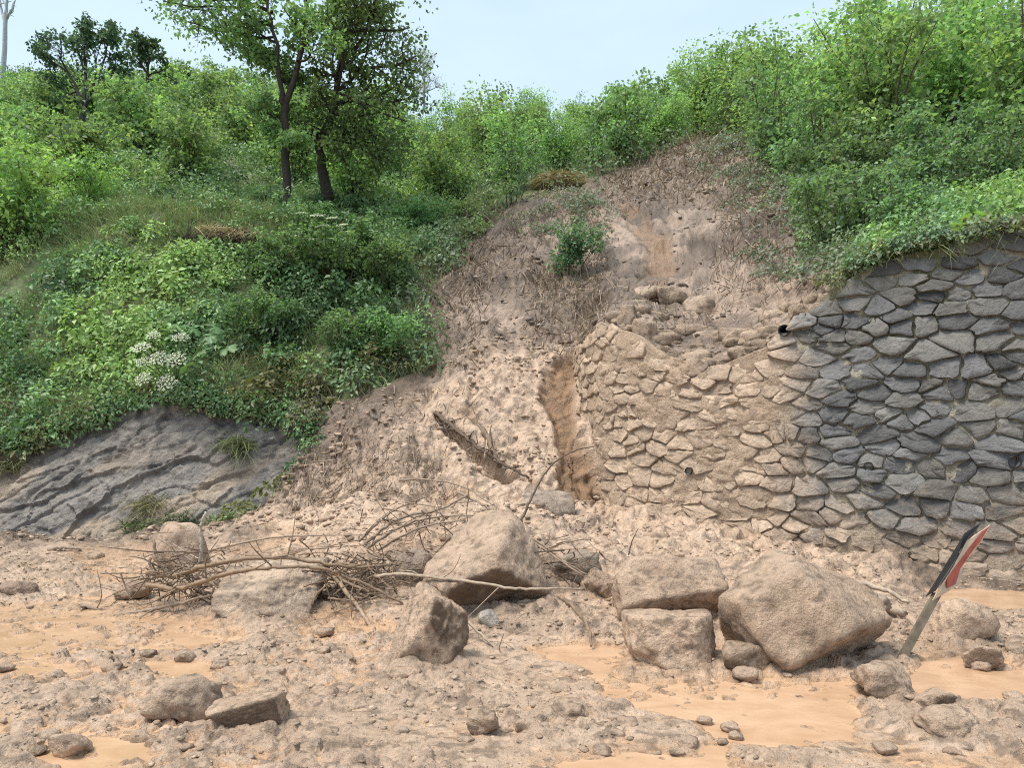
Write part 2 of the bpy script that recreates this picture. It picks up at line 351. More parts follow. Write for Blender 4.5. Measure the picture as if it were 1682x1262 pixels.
SLIDE = [(1195, 212), (1225, 235), (1262, 275), (1300, 330), (1325, 390), (1350, 440), (1395, 480), (1480, 560), (2700, 560), (2700, 2600), (-1000, 2600), (-1000, 905), (0, 905), (230, 893), (330, 872), (400, 845), (455, 795), (490, 745), (560, 690), (640, 652), (715, 612), (716, 560), (690, 520), (715, 470), (752, 415), (800, 372), (850, 345), (920, 322), (985, 300), (1040, 285), (1100, 250), (1160, 222)]
ROCKP = [(-1000, 735), (0, 735), (60, 742), (110, 712), (200, 690), (262, 668), (330, 662), (390, 685), (440, 690), (500, 715), (520, 735), (490, 780), (440, 830), (380, 860), (300, 880), (0, 905), (-1000, 905)]
FAN = [(540, 790), (620, 760), (700, 640), (820, 585), (955, 560), (1000, 620), (1010, 850), (1060, 1000), (600, 1000), (400, 880)]
CHAN = [(945, 578), (968, 592), (948, 640), (955, 700), (982, 770), (1000, 838), (925, 842), (912, 790), (922, 745), (905, 700), (884, 660), (893, 622), (915, 595)]
CHAN2 = [(1010, 335), (1050, 340), (1075, 380), (1110, 400), (1105, 440), (1092, 478), (1068, 475), (1060, 440), (1056, 410), (1035, 385)]
PUD = [[(-400, 1000), (100, 1002), (240, 1000), (340, 1010), (385, 1040), (300, 1070), (180, 1082), (60, 1075), (-400, 1080)],
       [(120, 905), (255, 895), (248, 935), (165, 942)], [(340, 893), (400, 885), (500, 876), (560, 878), (480, 898), (400, 912)],
       [(240, 1085), (330, 1092), (375, 1128), (330, 1135), (260, 1110)], [(0, 1090), (120, 1092), (200, 1100), (120, 1112), (0, 1110)],
       [(865, 1068), (960, 1066), (1015, 1082), (1190, 1112), (1300, 1105), (1420, 1112), (1520, 1100), (1682, 1085), (2300, 1085), (2300, 1150), (1682, 1150), (1560, 1140), (1420, 1160), (1400, 1215), (1250, 1205), (1110, 1185), (1010, 1150), (930, 1092)],
       [(930, 1262), (1050, 1246), (1180, 1240), (1200, 1340), (900, 1340)], [(-200, 1180), (30, 1190), (20, 1215), (-200, 1210)],
       [(500, 1010), (620, 1012), (640, 1035), (560, 1048), (500, 1035)], [(60, 1235), (220, 1232), (260, 1300), (40, 1300)]]
nz = 16 * fbm(G0, 1.1, 4, 5)
fl = np.clip(TT, 0, 4) < 3.98                       # foreground flat
slide = sstep(-10, 10, poly_sd(PX, PY, SLIDE) + nz * np.clip(12 / GY, .3, 1.2)); slide = np.where(TT < 3.95, 1, slide)
slide = np.where((PX > 1400) & (TT > 5.05), slide * 0, slide)
rock = sstep(-8, 8, poly_sd(PX, PY, ROCKP) + nz * .8) * (TT > 3.9)
slide = slide * (1 - rock)
fan = sstep(-30, 40, poly_sd(PX, PY, FAN) + nz)
chan = sstep(-4, 14, poly_sd(PX, PY, CHAN) + nz * .5); chan2 = sstep(-4, 10, poly_sd(PX, PY, CHAN2) + nz * .3)
pud = np.zeros_like(PX)
for q in PUD: pud = np.maximum(pud, sstep(-14, 12, poly_sd(PX, PY, q) + 22 * fbm(G0 * [.8, 1.6, 1], 2.2, 3, 40)))
pud *= TT < 4
green = (1 - slide) * (1 - rock)
# relief
flat = 1 - sstep(2.6, 3.6, TT)
A = np.array([1, 1.5, 1])
cl = ridged(G0 * A, 4.5, 2, 12)
low = fbm(G0 * [.8, 1.3, 1], 1.5, 3, 9)
wx = G0[..., 0] + .05 * fbm(G0, 5, 2, 15); wy = G0[..., 1] * 1.25 + .05 * fbm(G0, 5, 2, 16)
f1, v1 = worley(wx, wy, 7.5, 3); f2, v2 = worley(wx, wy, 15, 9); clm = sstep(-.25, .35, fbm(G0 * A, 1.2, 3, 17))
clod = (np.clip(1 - (f1 / (.25 + .45 * v1)) ** 2, 0, 1) ** .6) * .036 * (.15 + v1) * clm + (np.clip(1 - (f2 / (.3 + .4 * v2)) ** 2, 0, 1) ** .6) * .019 * (.3 + v2) * (.3 + .7 * clm)
d_flat = .000 + .022 * low + .006 * cl + clod + .008 * fbm(G0 * A, 14, 3, 21) - .036 * pud
d_flat = d_flat * (1 - .0 * pud)
for x0_, x1_, yb_, h_ in [(1182, 1478, 1104, .05), (1004, 1194, 1030, .05), (1029, 1189, 1108, .035), (638, 770, 1100, .06), (688, 912, 1012, .06), (342, 526, 1020, .06), (238, 338, 946, .06), (334, 466, 1212, .03), (1530, 1634, 1062, .04), (1414, 1512, 1156, .03), (1512, 1618, 1226, .03)]:
    w_ = (x1_ - x0_) * .5; d_flat = d_flat + h_ * np.exp(-(np.abs((PX - (x0_ + x1_) / 2) / w_) ** 4 + ((PY - yb_ + 6) / 20) ** 2)) * (1 + .8 * fbm(G0, 5, 2, 47))
film = sstep(.022, -.006, d_flat) * flat
LEDGE = [(715, 684), (768, 726), (815, 768), (870, 792), (885, 806), (795, 782), (735, 722)]
led = sstep(-6, 8, poly_sd(PX, PY, LEDGE))
STK = np.stack([G0[..., 0] * 1.0, G0[..., 1] * .28, G0[..., 2] * .28], -1)             # runs drawn out down the slope
f3, v3 = worley(G0[..., 0] + .1 * fbm(G0, 3, 2, 31), G0[..., 2] + .1 * fbm(G0, 3, 2, 32), 5.5, 21)
d_sl = .13 * fbm(G0, .9, 2, 30) + .055 * fbm(STK, 4, 3, 33) + .05 * ridged(STK, 1.6, 2, 34) + .06 * fbm(G0, 4.5, 3, 36) + .02 * fbm(G0, 14, 2, 38) + .05 * (np.clip(1 - (f3 / (.2 + .45 * v3)) ** 2, 0, 1) ** .6) * sstep(.0, .5, fbm(G0, .8, 2, 39)) - .34 * led + .34 * np.exp(-(((PX - 612) / 62) ** 2 + ((PY - 712) / 48) ** 2)) * (1 + .25 * fbm(G0, 2.5, 3, 44)) - .17 * chan - .12 * chan2 + chan2 * .10 * np.abs(((G0[..., 2] * 2.6 + .35 * fbm(G0, 1.6, 2, 41)) % 1.0) - .2)
SD = np.stack([G0[..., 0] * .55 + G0[..., 2] * .85, G0[..., 1] * .4, (G0[..., 2] - G0[..., 0] * .62) * 2.6], -1)   # tilted bedding
f4, v4 = worley(SD[..., 0] + .25 * fbm(G0, 1.5, 3, 51), SD[..., 2] * .7 + .25 * fbm(G0, 1.5, 3, 52), 1.3, 31)
f5, v5 = worley(SD[..., 0] + .1 * fbm(G0, 3, 2, 57), SD[..., 2] * .6 + .1 * fbm(G0, 3, 2, 58), 3.4, 37)
d_rk = .12 * fbm(SD, .35, 2, 50) + .04 * np.clip(.75 - f4, 0, 1) + .09 * (v4 - .5) + .05 * (v5 - .5) - .04 * np.clip(np.abs(vnoise(SD, 1.7, 53)) * -6 + 1, 0, 1) + .025 * fbm(G0, 4, 3, 55) + .018 * fbm(G0, 13, 3, 56)
d_gr = .10 * fbm(G0, .8, 3, 60)
amp_mid = slide * (1 - flat) ; 
d = flat * d_flat + (1 - flat) * (slide * d_sl + rock * d_rk + green * d_gr)
pile = sstep(2.2, 3.0, TT) * (1 - sstep(3.7, 4.05, TT)) * sstep(420, 650, PX) * (1 - sstep(1350, 1550, PX))
d = d + pile * (.05 * ridged(G0, 3.2, 2, 71) + .04 * fbm(G0, 7, 3, 73))
wallk = sstep(985, 1010, PX) * sstep(3.8, 3.95, TT) * (1 - sstep(5.02, 5.25, TT))
d = d * (1 - .8 * wallk) * (1 - .6 * sstep(7, 8, TT))
far_amp = np.where(TT > 7, .5, 1); d *= far_amp
GRD = G0 + NRM * d[..., None]
PXg, PYg = proj(GRD)

# material colours: mud, scar, rock, soil under plants
n1 = fbm(G0, 2.3, 4, 80) * .5 + .5; n2 = fbm(G0, 9, 3, 84) * .5 + .5; n3 = fbm(G0, .7, 3, 88) * .5 + .5
speck = sstep(.62, .85, fbm(G0 * A, 15, 2, 90) * .5 + .5)
C_mud = mixc((.43, .30, .205), (.60, .44, .325), np.clip(n1 * .6 + n2 * .5, 0, 1)); hi = sstep(.012, .045, d_flat) * flat; C_mud = mixc(C_mud, C_mud * 0 + np.array([.40, .285, .205]), hi * .6); shore = .3 * sstep(.02, .5, pud) + .35 * sstep(.35, .12, n3 * .5 + n1 * .5) + .9 * film; C_mud = mixc(C_mud, C_mud * 0 + np.array([.55, .345, .205]), np.clip(shore, 0, .85))
C_mud = C_mud * (1 - .45 * speck[..., None])
n4 = fbm(STK, 2.2, 4, 97) * .5 + .5; C_scar = mixc((.088, .062, .045), (.385, .28, .212), np.clip((n1 - .5) * 1.3 + (n4 - .5) * 1.5 + (n3 - .5) * .8 + .5, 0, 1)); C_scar = C_scar * (1 - .4 * speck[..., None])
fresh = np.clip(fan + flat + pile, 0, 1); bulge = np.exp(-(((PX - 605) / 75) ** 2 + ((PY - 722) / 55) ** 2)); fresh = fresh * (1 - .6 * bulge)
n6 = fbm(G0, .45, 3, 99); dkp = sstep(-.05, .45, n6) * (1 - fresh) + .95 * sstep(1080, 1190, PX + .25 * (330 - PY)) * sstep(480, 400, PY) * (TT > 5) * sstep(-.5, .2, fbm(G0, 1.2, 3, 101)) + .6 * sstep(-60, -10, -np.abs(poly_sd(PX, PY, SLIDE))) * (TT > 4.5) * (PX < 1000)
C_scar = mixc(C_scar, C_scar * 0 + np.array([.12, .085, .062]) * (.7 + .6 * n2[..., None]), np.clip(dkp, 0, 1) * .7); C = C_scar; C = C * (1 - fresh[..., None]) + C_mud * fresh[..., None]
chn = np.clip(chan + .75 * chan2 * sstep(-.5, .15, fbm(G0, 1.8, 3, 43)), 0, 1); C = C * (1 - chn[..., None]) + np.array([.25, .15, .085]) * (.75 + .5 * n2[..., None]) * chn[..., None]
stn = sstep(.45, .75, fbm(SD, .9, 3, 95) * .5 + .5)
C_rock = mixc((.075, .068, .063), (.235, .208, .185), np.clip((n2 - .5) * 1.2 + (n1 - .5) * 1.4 + .5, 0, 1)); C_rock = mixc(C_rock, C_rock * 0 + np.array([.38, .29, .21]), np.clip(stn * .9, 0, .85) * sstep(700, 830, PY))
C_soil = mixc((.05, .075, .022), (.11, .13, .045), n1)
C = C * slide[..., None] + C_rock * rock[..., None] + C_soil * green[..., None]
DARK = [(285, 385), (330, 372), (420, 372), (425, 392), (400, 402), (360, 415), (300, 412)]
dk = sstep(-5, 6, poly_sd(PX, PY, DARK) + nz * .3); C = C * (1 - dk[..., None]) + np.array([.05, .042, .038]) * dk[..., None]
nr, nc = GX.shape
idx = np.arange(nr * nc).reshape(nr, nc)
quads = np.stack([idx[:-1, :-1], idx[:-1, 1:], idx[1:, 1:], idx[1:, :-1]], -1)
def favg(a): return (a[:-1, :-1] + a[1:, :-1] + a[:-1, 1:] + a[1:, 1:]) / 4
wetm = np.clip(.75 * film + .35 * flat + .5 * np.clip(chan + chan2, 0, 1) + .25 * slide, 0, .9) * (1 - green); C = np.concatenate([C, (1 - wetm)[..., None]], -1)
cls = np.where(favg(TT * 1.0) < 3.9, 0, np.where(favg(rock) > .5, 1, np.where(favg(slide) > .5, 2, 3)))
gd0 = np.gradient(GRD, axis=0); gd1 = np.gradient(GRD, axis=1); GN = unit(np.cross(gd1, gd0))
for c_, nm in ((0, 'mud_ground'), (1, 'rock_face'), (2, 'landslide_slope'), (3, 'hillside')):
    q = quads[cls == c_]; u, inv = np.unique(q, return_inverse=True)
    me = mesh_np(nm, GRD.reshape(-1, 3)[u], inv.reshape(-1, 4), M_EARTH, True, C.reshape(-1, 4)[u])
    me.normals_split_custom_set_from_vertices(GN.reshape(-1, 3)[u].tolist())
    tag(link(nm, me), kind='structure')
# the road under the mud, out to the horizon
gx, gy = np.meshgrid(np.linspace(-600, 600, 25), np.linspace(-600, 600, 25)); gv = np.stack([gx, gy, 0 * gx - .4], -1).reshape(-1, 3)
gi = np.arange(625).reshape(25, 25); gq = np.stack([gi[:-1, :-1], gi[:-1, 1:], gi[1:, 1:], gi[1:, :-1]], -1).reshape(-1, 4)
tag(link('ground', mesh_np('ground', gv, gq, M_EARTH, False, np.tile([.3, .24, .18], (625, 1)))), kind='structure')
gx, gy = np.meshgrid(np.linspace(-14, 14, 29), np.linspace(-8, 1.6, 11)); gv = np.stack([gx, gy, 0 * gx - .02], -1)
gi = np.arange(29 * 11).reshape(11, 29); gq = np.stack([gi[:-1, :-1], gi[:-1, 1:], gi[1:, 1:], gi[1:, :-1]], -1).reshape(-1, 4)
tag(link('muddy_road', mesh_np('muddy_road', gv.reshape(-1, 3), gq, M_EARTH, True, np.tile([.45, .34, .25], (319, 1)))), kind='structure')
# flood water, one level sheet that shows wherever the mud dips below it
gx, gy = np.meshgrid(np.linspace(-10, 9, 39), np.linspace(1.7, 10.35, 19)); gv = np.stack([gx, gy, 0 * gx - .006], -1)
gi = np.arange(39 * 19).reshape(19, 39); gq = np.stack([gi[:-1, :-1], gi[:-1, 1:], gi[1:, 1:], gi[1:, :-1]], -1).reshape(-1, 4)
tag(link('muddy_water', mesh_np('muddy_water', gv.reshape(-1, 3), gq, M_WATER, True)), kind='structure')

# ------------------------------------------------------------------ the stone wall
wp = np.stack([(wpx - CX) / F * wY, wY], 1)
wp = spline(np.c_[wp, 0 * wY], 400)[:, :2]; ws = np.r_[0, np.cumsum(np.linalg.norm(np.diff(wp, axis=0), axis=1))]; SMAX = ws[-1]
wt = np.gradient(wp, axis=0); wt = unit(wt); wn = np.stack([-wt[:, 1], wt[:, 0]], 1)      # inward (away from the road)
wpx_s = CX + F * wp[:, 0] / wp[:, 1]
def wall_pt(s, z, out=0.0):
    s = np.asarray(s, float); z = np.asarray(z, float)
    b = np.stack([np.interp(s, ws, wp[:, 0]), np.interp(s, ws, wp[:, 1])], -1); n = unit(np.stack([np.interp(s, ws, wn[:, 0]), np.interp(s, ws, wn[:, 1])], -1))
    y = BATTER * (z + .2)
    q = b - n * np.broadcast_to(np.asarray(out, float), s.shape)[..., None]
    return np.stack([q[..., 0], q[..., 1] + y, np.broadcast_to(z, s.shape)], -1)
def wall_top(s):
    px = np.interp(s, ws, wpx_s); Yt = np.interp(s, ws, wp[:, 1]) + BATTER * 3.0
    py = np.interp(px, PXD, p5); z = zy(py, Yt)
    return np.where(px < 1000, np.interp(px, [944, 950, 965, 1000], [2.75, 2.85, 2.95, zy(533, np.interp(1000, wpx, wY) + .36)]), z)
root = empty('stone_wall', (*wall_pt(np.array(SMAX * .6), np.array(0.0))[:2], 0.0))
tag(root, 'tall dry-laid grey stone retaining wall with mud coated broken left end', 'wall')
RL = np.array(root.location)
def coat_at(s, z):
    px, py = proj(wall_pt(s, z)); q = np.stack([s * 1.0, z, s * 0], -1)
    n = fbm(q, 1.6, 3, 110)
    c = 1 - sstep(1255, 1395, px + 55 * n + (700 - py) * .16)
    lo = sstep(.35, 1.5, 1.35 - z + .45 * n) * (1 - sstep(1500, 1900, px) * .55)
    return np.clip(np.maximum(c, lo * .85), 0, 1)
MUDC = np.array([.48, .355, .255])
# mortar core with back and top
ns, nzv = 330, 150
S_ = np.linspace(0, SMAX, ns); Zt = wall_top(S_) - .03 + .05 * fbm(np.stack([S_, 0 * S_, 0 * S_], -1), 3, 3, 120)
SS = np.broadcast_to(S_[None], (nzv, ns)); ZZ = -.45 + np.linspace(0, 1, nzv)[:, None] * (Zt[None] + .45)
Q0 = np.stack([SS, ZZ, 0 * SS], -1)
co = coat_at(SS, ZZ)
o_ = .022 * fbm(Q0, 6, 3, 130) + .016 * fbm(Q0, 18, 2, 133) + .028 * co * (.35 + fbm(Q0, 2.2, 3, 134)) - .012
Vf = wall_pt(SS, ZZ, o_)
moss = sstep(.5, .8, fbm(Q0, 2.2, 3, 140) * .5 + .5) * sstep(1.6, 3.2, ZZ) * (1 - co)
cm = mixc((.24, .22, .175), (.42, .385, .30), fbm(Q0, 7, 3, 136) * .5 + .5); cm = mixc(cm, (.12, .135, .04), moss * .6); cm = mixc(cm, MUDC * (.9 + .2 * (fbm(Q0, 5, 2, 139))[..., None]), co)
back = wall_pt(S_, Zt, -.35); back[:, 2] = Zt - .05; backb = back.copy(); backb[:, 2] = -.45
acc = Acc(); ii = np.arange(nzv * ns).reshape(nzv, ns); e = nzv * ns
Qw = np.stack([ii[:-1, :-1], ii[:-1, 1:], ii[1:, 1:], ii[1:, :-1]], -1).reshape(-1, 4)
tb = np.stack([ii[-1, :-1], ii[-1, 1:], e + 1 + np.arange(ns - 1), e + np.arange(ns - 1)], -1)
bb = np.stack([e + np.arange(ns - 1), e + 1 + np.arange(ns - 1), e + ns + 1 + np.arange(ns - 1), e + ns + np.arange(ns - 1)], -1)
acc.add(np.concatenate([Vf.reshape(-1, 3), back, backb]) - RL, Q=np.concatenate([Qw, tb, bb]), C=np.concatenate([cm.reshape(-1, 3), np.tile(MUDC, (2 * ns, 1))]))
link('mortar', acc.mesh('mortar', M_MORTAR, True), root)
# stones: flattened Voronoi cells, rounded and set proud of the mortar
def clip(poly, p, q):
    m = (p + q) / 2; d = q - p; o = []
    for i in range(len(poly)):
        a, b = poly[i], poly[(i + 1) % len(poly)]; da, db = (a - m) @ d, (b - m) @ d
        if da <= 0: o.append(a)
        if (da < 0 < db) or (db < 0 < da): o.append(a + (b - a) * (da / (da - db)))
    return o
seeds = []; rr = random.Random(5); ASP = 1.75
z = -.35; row = 0
while z < 4.6:
    h = rr.uniform(.125, .225); s = rr.uniform(-.3, 0)
    while s < SMAX + .3:
        wd = rr.choice([rr.uniform(.13, .24), rr.uniform(.2, .38), rr.uniform(.3, .5)]); seeds.append(((s + wd / 2) + rr.uniform(-.04, .04), z + h / 2 + rr.uniform(-.085, .085))); s += wd
    z += h * .97; row += 1
seeds = np.array(seeds); sc2 = seeds * [1 / ASP, 1]
PIPES = [(1290, 543, .06, .01), (1445, 523, .04, .0), (1428, 766, .045, .0), (1668, 758, .05, .02), (1134, 773, .04, .015)]
def wall_at(px, py):
    s = np.linspace(0, SMAX, 500)[:, None]; zz = np.linspace(-.3, 4.2, 500)[None]
    a, b = proj(wall_pt(np.broadcast_to(s, (500, 500)), np.broadcast_to(zz, (500, 500)))); i = np.argmin((a - px) ** 2 + (b - py) ** 2)
    return float(s[i // 500, 0]), float(zz[0, i % 500])
pipes = [(*wall_at(a, b), r, o) for a, b, r, o in PIPES]
built = []
for i, (s0, z0) in enumerate(seeds):
    if s0 < .02 or s0 > SMAX or z0 > float(wall_top(np.array(s0))) - .02: continue
    p = sc2[i]; order = np.argsort(((sc2 - p) ** 2).sum(1))[1:22]
    poly = [p + np.array(v) for v in ((-.35, -.35), (.35, -.35), (.35, .35), (-.35, .35))]
    for j in order: poly = clip(poly, p, sc2[j])
    if len(poly) < 3: continue
    poly = np.array(poly) * [ASP, 1]; c = poly.mean(0)
    cover = float(coat_at(np.array(s0), np.array(z0)))
    # irregular joint, corners cut once
    ed = np.roll(poly, -1, 0) - poly; gap = rr.choice([rr.uniform(.001, .008), rr.uniform(.006, .024)])
    pts = []
    for a, b in zip(poly, np.roll(poly, -1, 0)):
        if np.linalg.norm(b - a) < .035: pts.append((a + b) / 2); continue
        pts += [a + (b - a) * rr.uniform(.05, .22), a + (b - a) * rr.uniform(.4, .6) + np.array([rr.gauss(0, .014), rr.gauss(0, .010)]), a + (b - a) * rr.uniform(.8, .95)]
    pts = np.array(pts); v = pts - c; ln = np.linalg.norm(v, axis=1, keepdims=True); pts = c + v * np.clip((ln - gap * rr.uniform(.7, 1.3)) / ln, .35, 1) * (1 + np.random.default_rng(i).normal(0, .018, (len(v), 1)))
    if any(math.hypot(*(np.array([ps, pz]) - c)) < pr * 1.1 for ps, pz, pr, _ in pipes): continue
    built.append((i, c, pts, cover))
def stone_mesh(i, c, pts, cover):
    r_ = random.Random(i * 7 + 1); n = len(pts); base = r_.uniform(.014, .05) * (1 - .4 * cover)
    tl, tv = r_.gauss(0, .08), r_.gauss(-.14, .09)
    rings = [(1.0, -.05), (1.0, base * .8), (.95, base * 1.0), (.5, base * 1.02)]
    V2 = []; O = []
    for f, o in rings:
        q = c + (pts - c) * f; V2.append(q)
        w_ = np.array([r_.gauss(0, .006) for _ in range(n)]) + (q - c) @ np.array([tl, tv]) * (1 if o > 0 else 0)
        O.append(np.full(n, o) + (w_ if o > 0 else 0))
    V2.append(c[None]); O.append(np.array([base * 1.05 + r_.gauss(0, .006)]))
    V2 = np.concatenate(V2); O = np.concatenate(O)
    V = wall_pt(V2[:, 0], V2[:, 1], O) - RL
    j = np.arange(n); k_ = (j + 1) % n; Q = [np.stack([a * n + j, a * n + k_, (a + 1) * n + k_, (a + 1) * n + j], -1) for a in range(3)]
    Tr = np.stack([3 * n + j, 3 * n + k_, 0 * j + 4 * n], -1)
    g = r_.random(); b0 = np.array([.122, .121, .121]) * (.7 + .75 * g); b0 = b0 * (1 - .3 * (r_.random() < .3)) if r_.random() < .5 else b0 + np.array([.035, .027, .014])
    cv = coat_at(V2[:, 0], V2[:, 1]); cv = np.clip(cv * 1.0 + .18 * (cv > .05) * np.array([r_.gauss(0, 1) for _ in cv]) * .5, 0, .97)
    cc = mixc(np.tile(b0, (len(V), 1)), MUDC * r_.uniform(.86, 1.12), cv)
    return mesh_np('stone', V, [np.concatenate(Q), Tr], M_STONE, False, cc)
def shows(c):
    a, b = proj(wall_pt(np.array(c[0]), np.array(c[1]))); return -20 < a < 1702
vis = [b for b in built if shows(b[1])]; hid = [b for b in built if not shows(b[1])]
vis.sort(key=lambda b: -np.ptp(b[2][:, 0]) * np.ptp(b[2][:, 1]) / np.interp(b[1][0], ws, wp[:, 1]) ** 2)
one_by_one, rest = vis[:295], vis[295:] + hid
for b in one_by_one:
    me = stone_mesh(*b); o = link('stone', me, root)
acc = Acc()
for b in rest:
    me = stone_mesh(*b); n = len(me.vertices); v = np.zeros(n * 3, np.float32); me.vertices.foreach_get('co', v); cc = np.zeros(n * 4, np.float32); me.attributes['tint'].data.foreach_get('color', cc)
    t3 = [list(p_.vertices) for p_ in me.polygons if len(p_.vertices) == 3]; t4 = [list(p_.vertices) for p_ in me.polygons if len(p_.vertices) == 4]
    acc.add(v.reshape(-1, 3), T=t3, Q=t4, C=cc.reshape(-1, 4)[:, :3]); bpy.data.meshes.remove(me)
if rest: tag(link('small_stones', acc.mesh('small_stones', M_STONE), root), kind='stuff')
print('stones', len(built), len(vis))
M_PIPE = plain('black_pipe', (.012, .012, .013), .45)
for s0, z0, r0, o0 in pipes:
    th = np.arange(14) * 2 * math.pi / 14; acc = Acc(); rings = []
    c0 = wall_pt(np.array(s0), np.array(z0), np.array(0.045 + o0)); c1 = wall_pt(np.array(s0), np.array(z0), np.array(-.25)); ax = unit(c1 - c0)
    a_ = unit(np.cross(ax, [0, 0, 1.])); b_ = np.cross(a_, ax)
    for cc, r_ in ((c1, r0 * 1.15), (c0, r0 * 1.15), (c0, r0), (c1, r0)):
        rings.append(cc + r_ * (np.cos(th)[:, None] * a_ + np.sin(th)[:, None] * b_))
    V = np.concatenate(rings + [c1[None] - ax * .02]) - RL; j = np.arange(14); k_ = (j + 1) % 14
    Q = np.concatenate([np.stack([a * 14 + j, a * 14 + k_, (a + 1) * 14 + k_, (a + 1) * 14 + j], -1) for a in range(3)])
    acc.add(V, Q=Q, T=np.stack([42 + j, 42 + k_, 0 * j + 56], -1)); link('drain_pipe', acc.mesh('drain_pipe', M_PIPE), root)

# ------------------------------------------------------------------ vegetation
def jit(c, n, v=.25, seed=None):
    c = np.asarray(c, float); k = rng.uniform(1 - v, 1 + v, (n, 1)); return c * k * rng.uniform(.92, 1.08, (n, 3))
YG, MG, DG, BG, DRY, BRN, GREY = (.245, .365, .10), (.17, .285, .105), (.105, .195, .075), (.125, .215, .115), (.30, .22, .10), (.20, .155, .11), (.25, .22, .18)

def rand_dirs(n, up=0.0):
    v = rng.normal(size=(n, 3)); v[:, 2] += up; return unit(v)
def stems_and_tips(seed, n_stem, height, spread, side, r0, lean=.0):
    """a multi-stemmed shrub: returns list of stems (points, radii) and the points where leaves sit"""
    r_ = random.Random(seed); stems, tips = [], []
    for i in range(n_stem):
        a = 2 * math.pi * (i + r_.random()) / n_stem; rr_ = spread * math.sqrt(r_.random()); h = height * r_.uniform(.7, 1.05) * (1 - .25 * rr_ / max(spread, .01))
        b = np.array([.10 * math.cos(a), .10 * math.sin(a), -.25]); t = np.array([rr_ * math.cos(a) + lean * h, rr_ * math.sin(a), h])
        m = b * .45 + t * .55 + np.array([r_.gauss(0, .1), r_.gauss(0, .1), .12 * h]) - np.array([t[0], t[1], 0]) * .18
        pts = spline([b, m * .5 + b * .5 + [0, 0, .05], m, t], 9); stems.append((pts, np.linspace(r0, r0 * .25, 9)))
        for k in range(side):
            u = r_.uniform(.25, 1); j = u * 8; q = pts[int(j)] * (1 - j % 1) + pts[min(8, int(j) + 1)] * (j % 1)
            d = np.array([r_.gauss(0, 1), r_.gauss(0, 1), r_.uniform(-.1, .9)]); d = d / np.linalg.norm(d) * height * r_.uniform(.12, .26) * (1.15 - .45 * u)
            e = q + d; stems.append((spline([q, q + d * .5 + [0, 0, .04], e], 4), np.linspace(r0 * .35, r0 * .12, 4)))
            tips.append((q + d * .45, np.linalg.norm(d) * .5)); tips.append((e, np.linalg.norm(d) * .5))
        tips.append((t, .2 * height * .5))
    return stems, tips
def leaf_cloud(acc, tips, per, size, palette, up=.7, rad=1.0, dropz=None, aspect=.7):
    for c, r in tips:
        n = max(3, int(per * rng.uniform(.6, 1.4))); r = max(r, .12) * rad
        o = rng.normal(size=(n, 3)); o *= np.minimum(1, 1.55 / (np.linalg.norm(o, axis=1, keepdims=True) + 1e-6)); o = o * r * [.68, .68, .55]; p = c + o
        nn = rand_dirs(n, up * 1.6); dd = rand_dirs(n) + unit(o) * .8 - np.array([0, 0, .35]); dd -= nn * (dd * nn).sum(1, keepdims=True) * .8
        base = np.array(palette[rng.integers(len(palette))]); k = rng.uniform(.72, 1.28)
        leaves(acc, p, dd, nn, rng.uniform(.7, 1.3, n) * size, rng.uniform(.7, 1.2, n) * size * aspect, np.clip(jit(base * k, n, .3), 0, .6))
def shrub_meshes(name, seed, n_stem, height, spread, side, r0, per, size, palette, rad=1.0, sides=4, up=.7, wood=(.10, .08, .06)):
    st, tips = stems_and_tips(seed, n_stem, height, spread, side, r0)
    a = Acc(); [tube(a, p_, r_, sides, wood, False) for p_, r_ in st]
    b = Acc(); leaf_cloud(b, tips, per, size, palette, up, rad)
    return a.mesh(name + '_stems', M_BARK), b.mesh(name + '_foliage', M_LEAF)
def place(kind, meshes, loc, scale, rz, label, cat, group=None, part=('stems', 'foliage')):
    e = empty(kind, loc); e.rotation_euler[2] = rz; e.scale = (scale, scale, scale) if np.isscalar(scale) else tuple(scale)
    tag(e, label, cat, group)
    for nm, me in zip(part, meshes): tag(link(nm, me, e), kind='stuff' if nm == 'stems' else None)
    return e
HAZ = [shrub_meshes('hazel', 100 + i, 11, 2.7, 1.25, 4, .03, 26, .15, [MG, MG, (.19, .315, .11), YG, (.145, .245, .095)], 1.15) for i in range(6)]
TALL = [shrub_meshes('tall_hazel', 200 + i, 9, 3.6, 1.15, 6, .03, 32, .115, [MG, (.20, .33, .105), YG, (.19, .305, .12), MG], 1.1) for i in range(5)]
SAP = [shrub_meshes('sapling', 300 + i, 4, 2.3, .5, 6, .022, 13, .105, [BG, MG, (.11, .17, .07)], 1.1) for i in range(4)]

# hazel bushes over the hill, spaced as they grow, those behind the ridge left out
def hz_zone(px, Y):
    far = Y > (34 if px < 700 else (27 if px < 1130 else 17.5))
    for lim, nm in ((90, 'the left frame edge'), (300, 'the dark bluish tree'), (455, 'the slender tree, on its left'), (700, 'the broad tree, on its right'), (900, 'the yellow moss mound, on its left'), (1140, 'the head of the landslide, on its left'), (1400, 'the straight stemmed sapling'), (9999, 'the right frame edge')):
        if px < lim: break
    return ('rounded hazel bush high on the hill by ' if far else 'leafy hazel bush in the nearer rows by ') + nm, ('far' if far else 'near') + ' hazel bushes by ' + nm
pts = []
cand = []
for _ in range(26000):
    t = rng.uniform(7.02, 8.25); px = rng.uniform(-260, 1950); a, b = col_at(px); Y = np.interp(t, np.arange(len(K)), a)
    cand.append((px, t, Y, rng.random()))
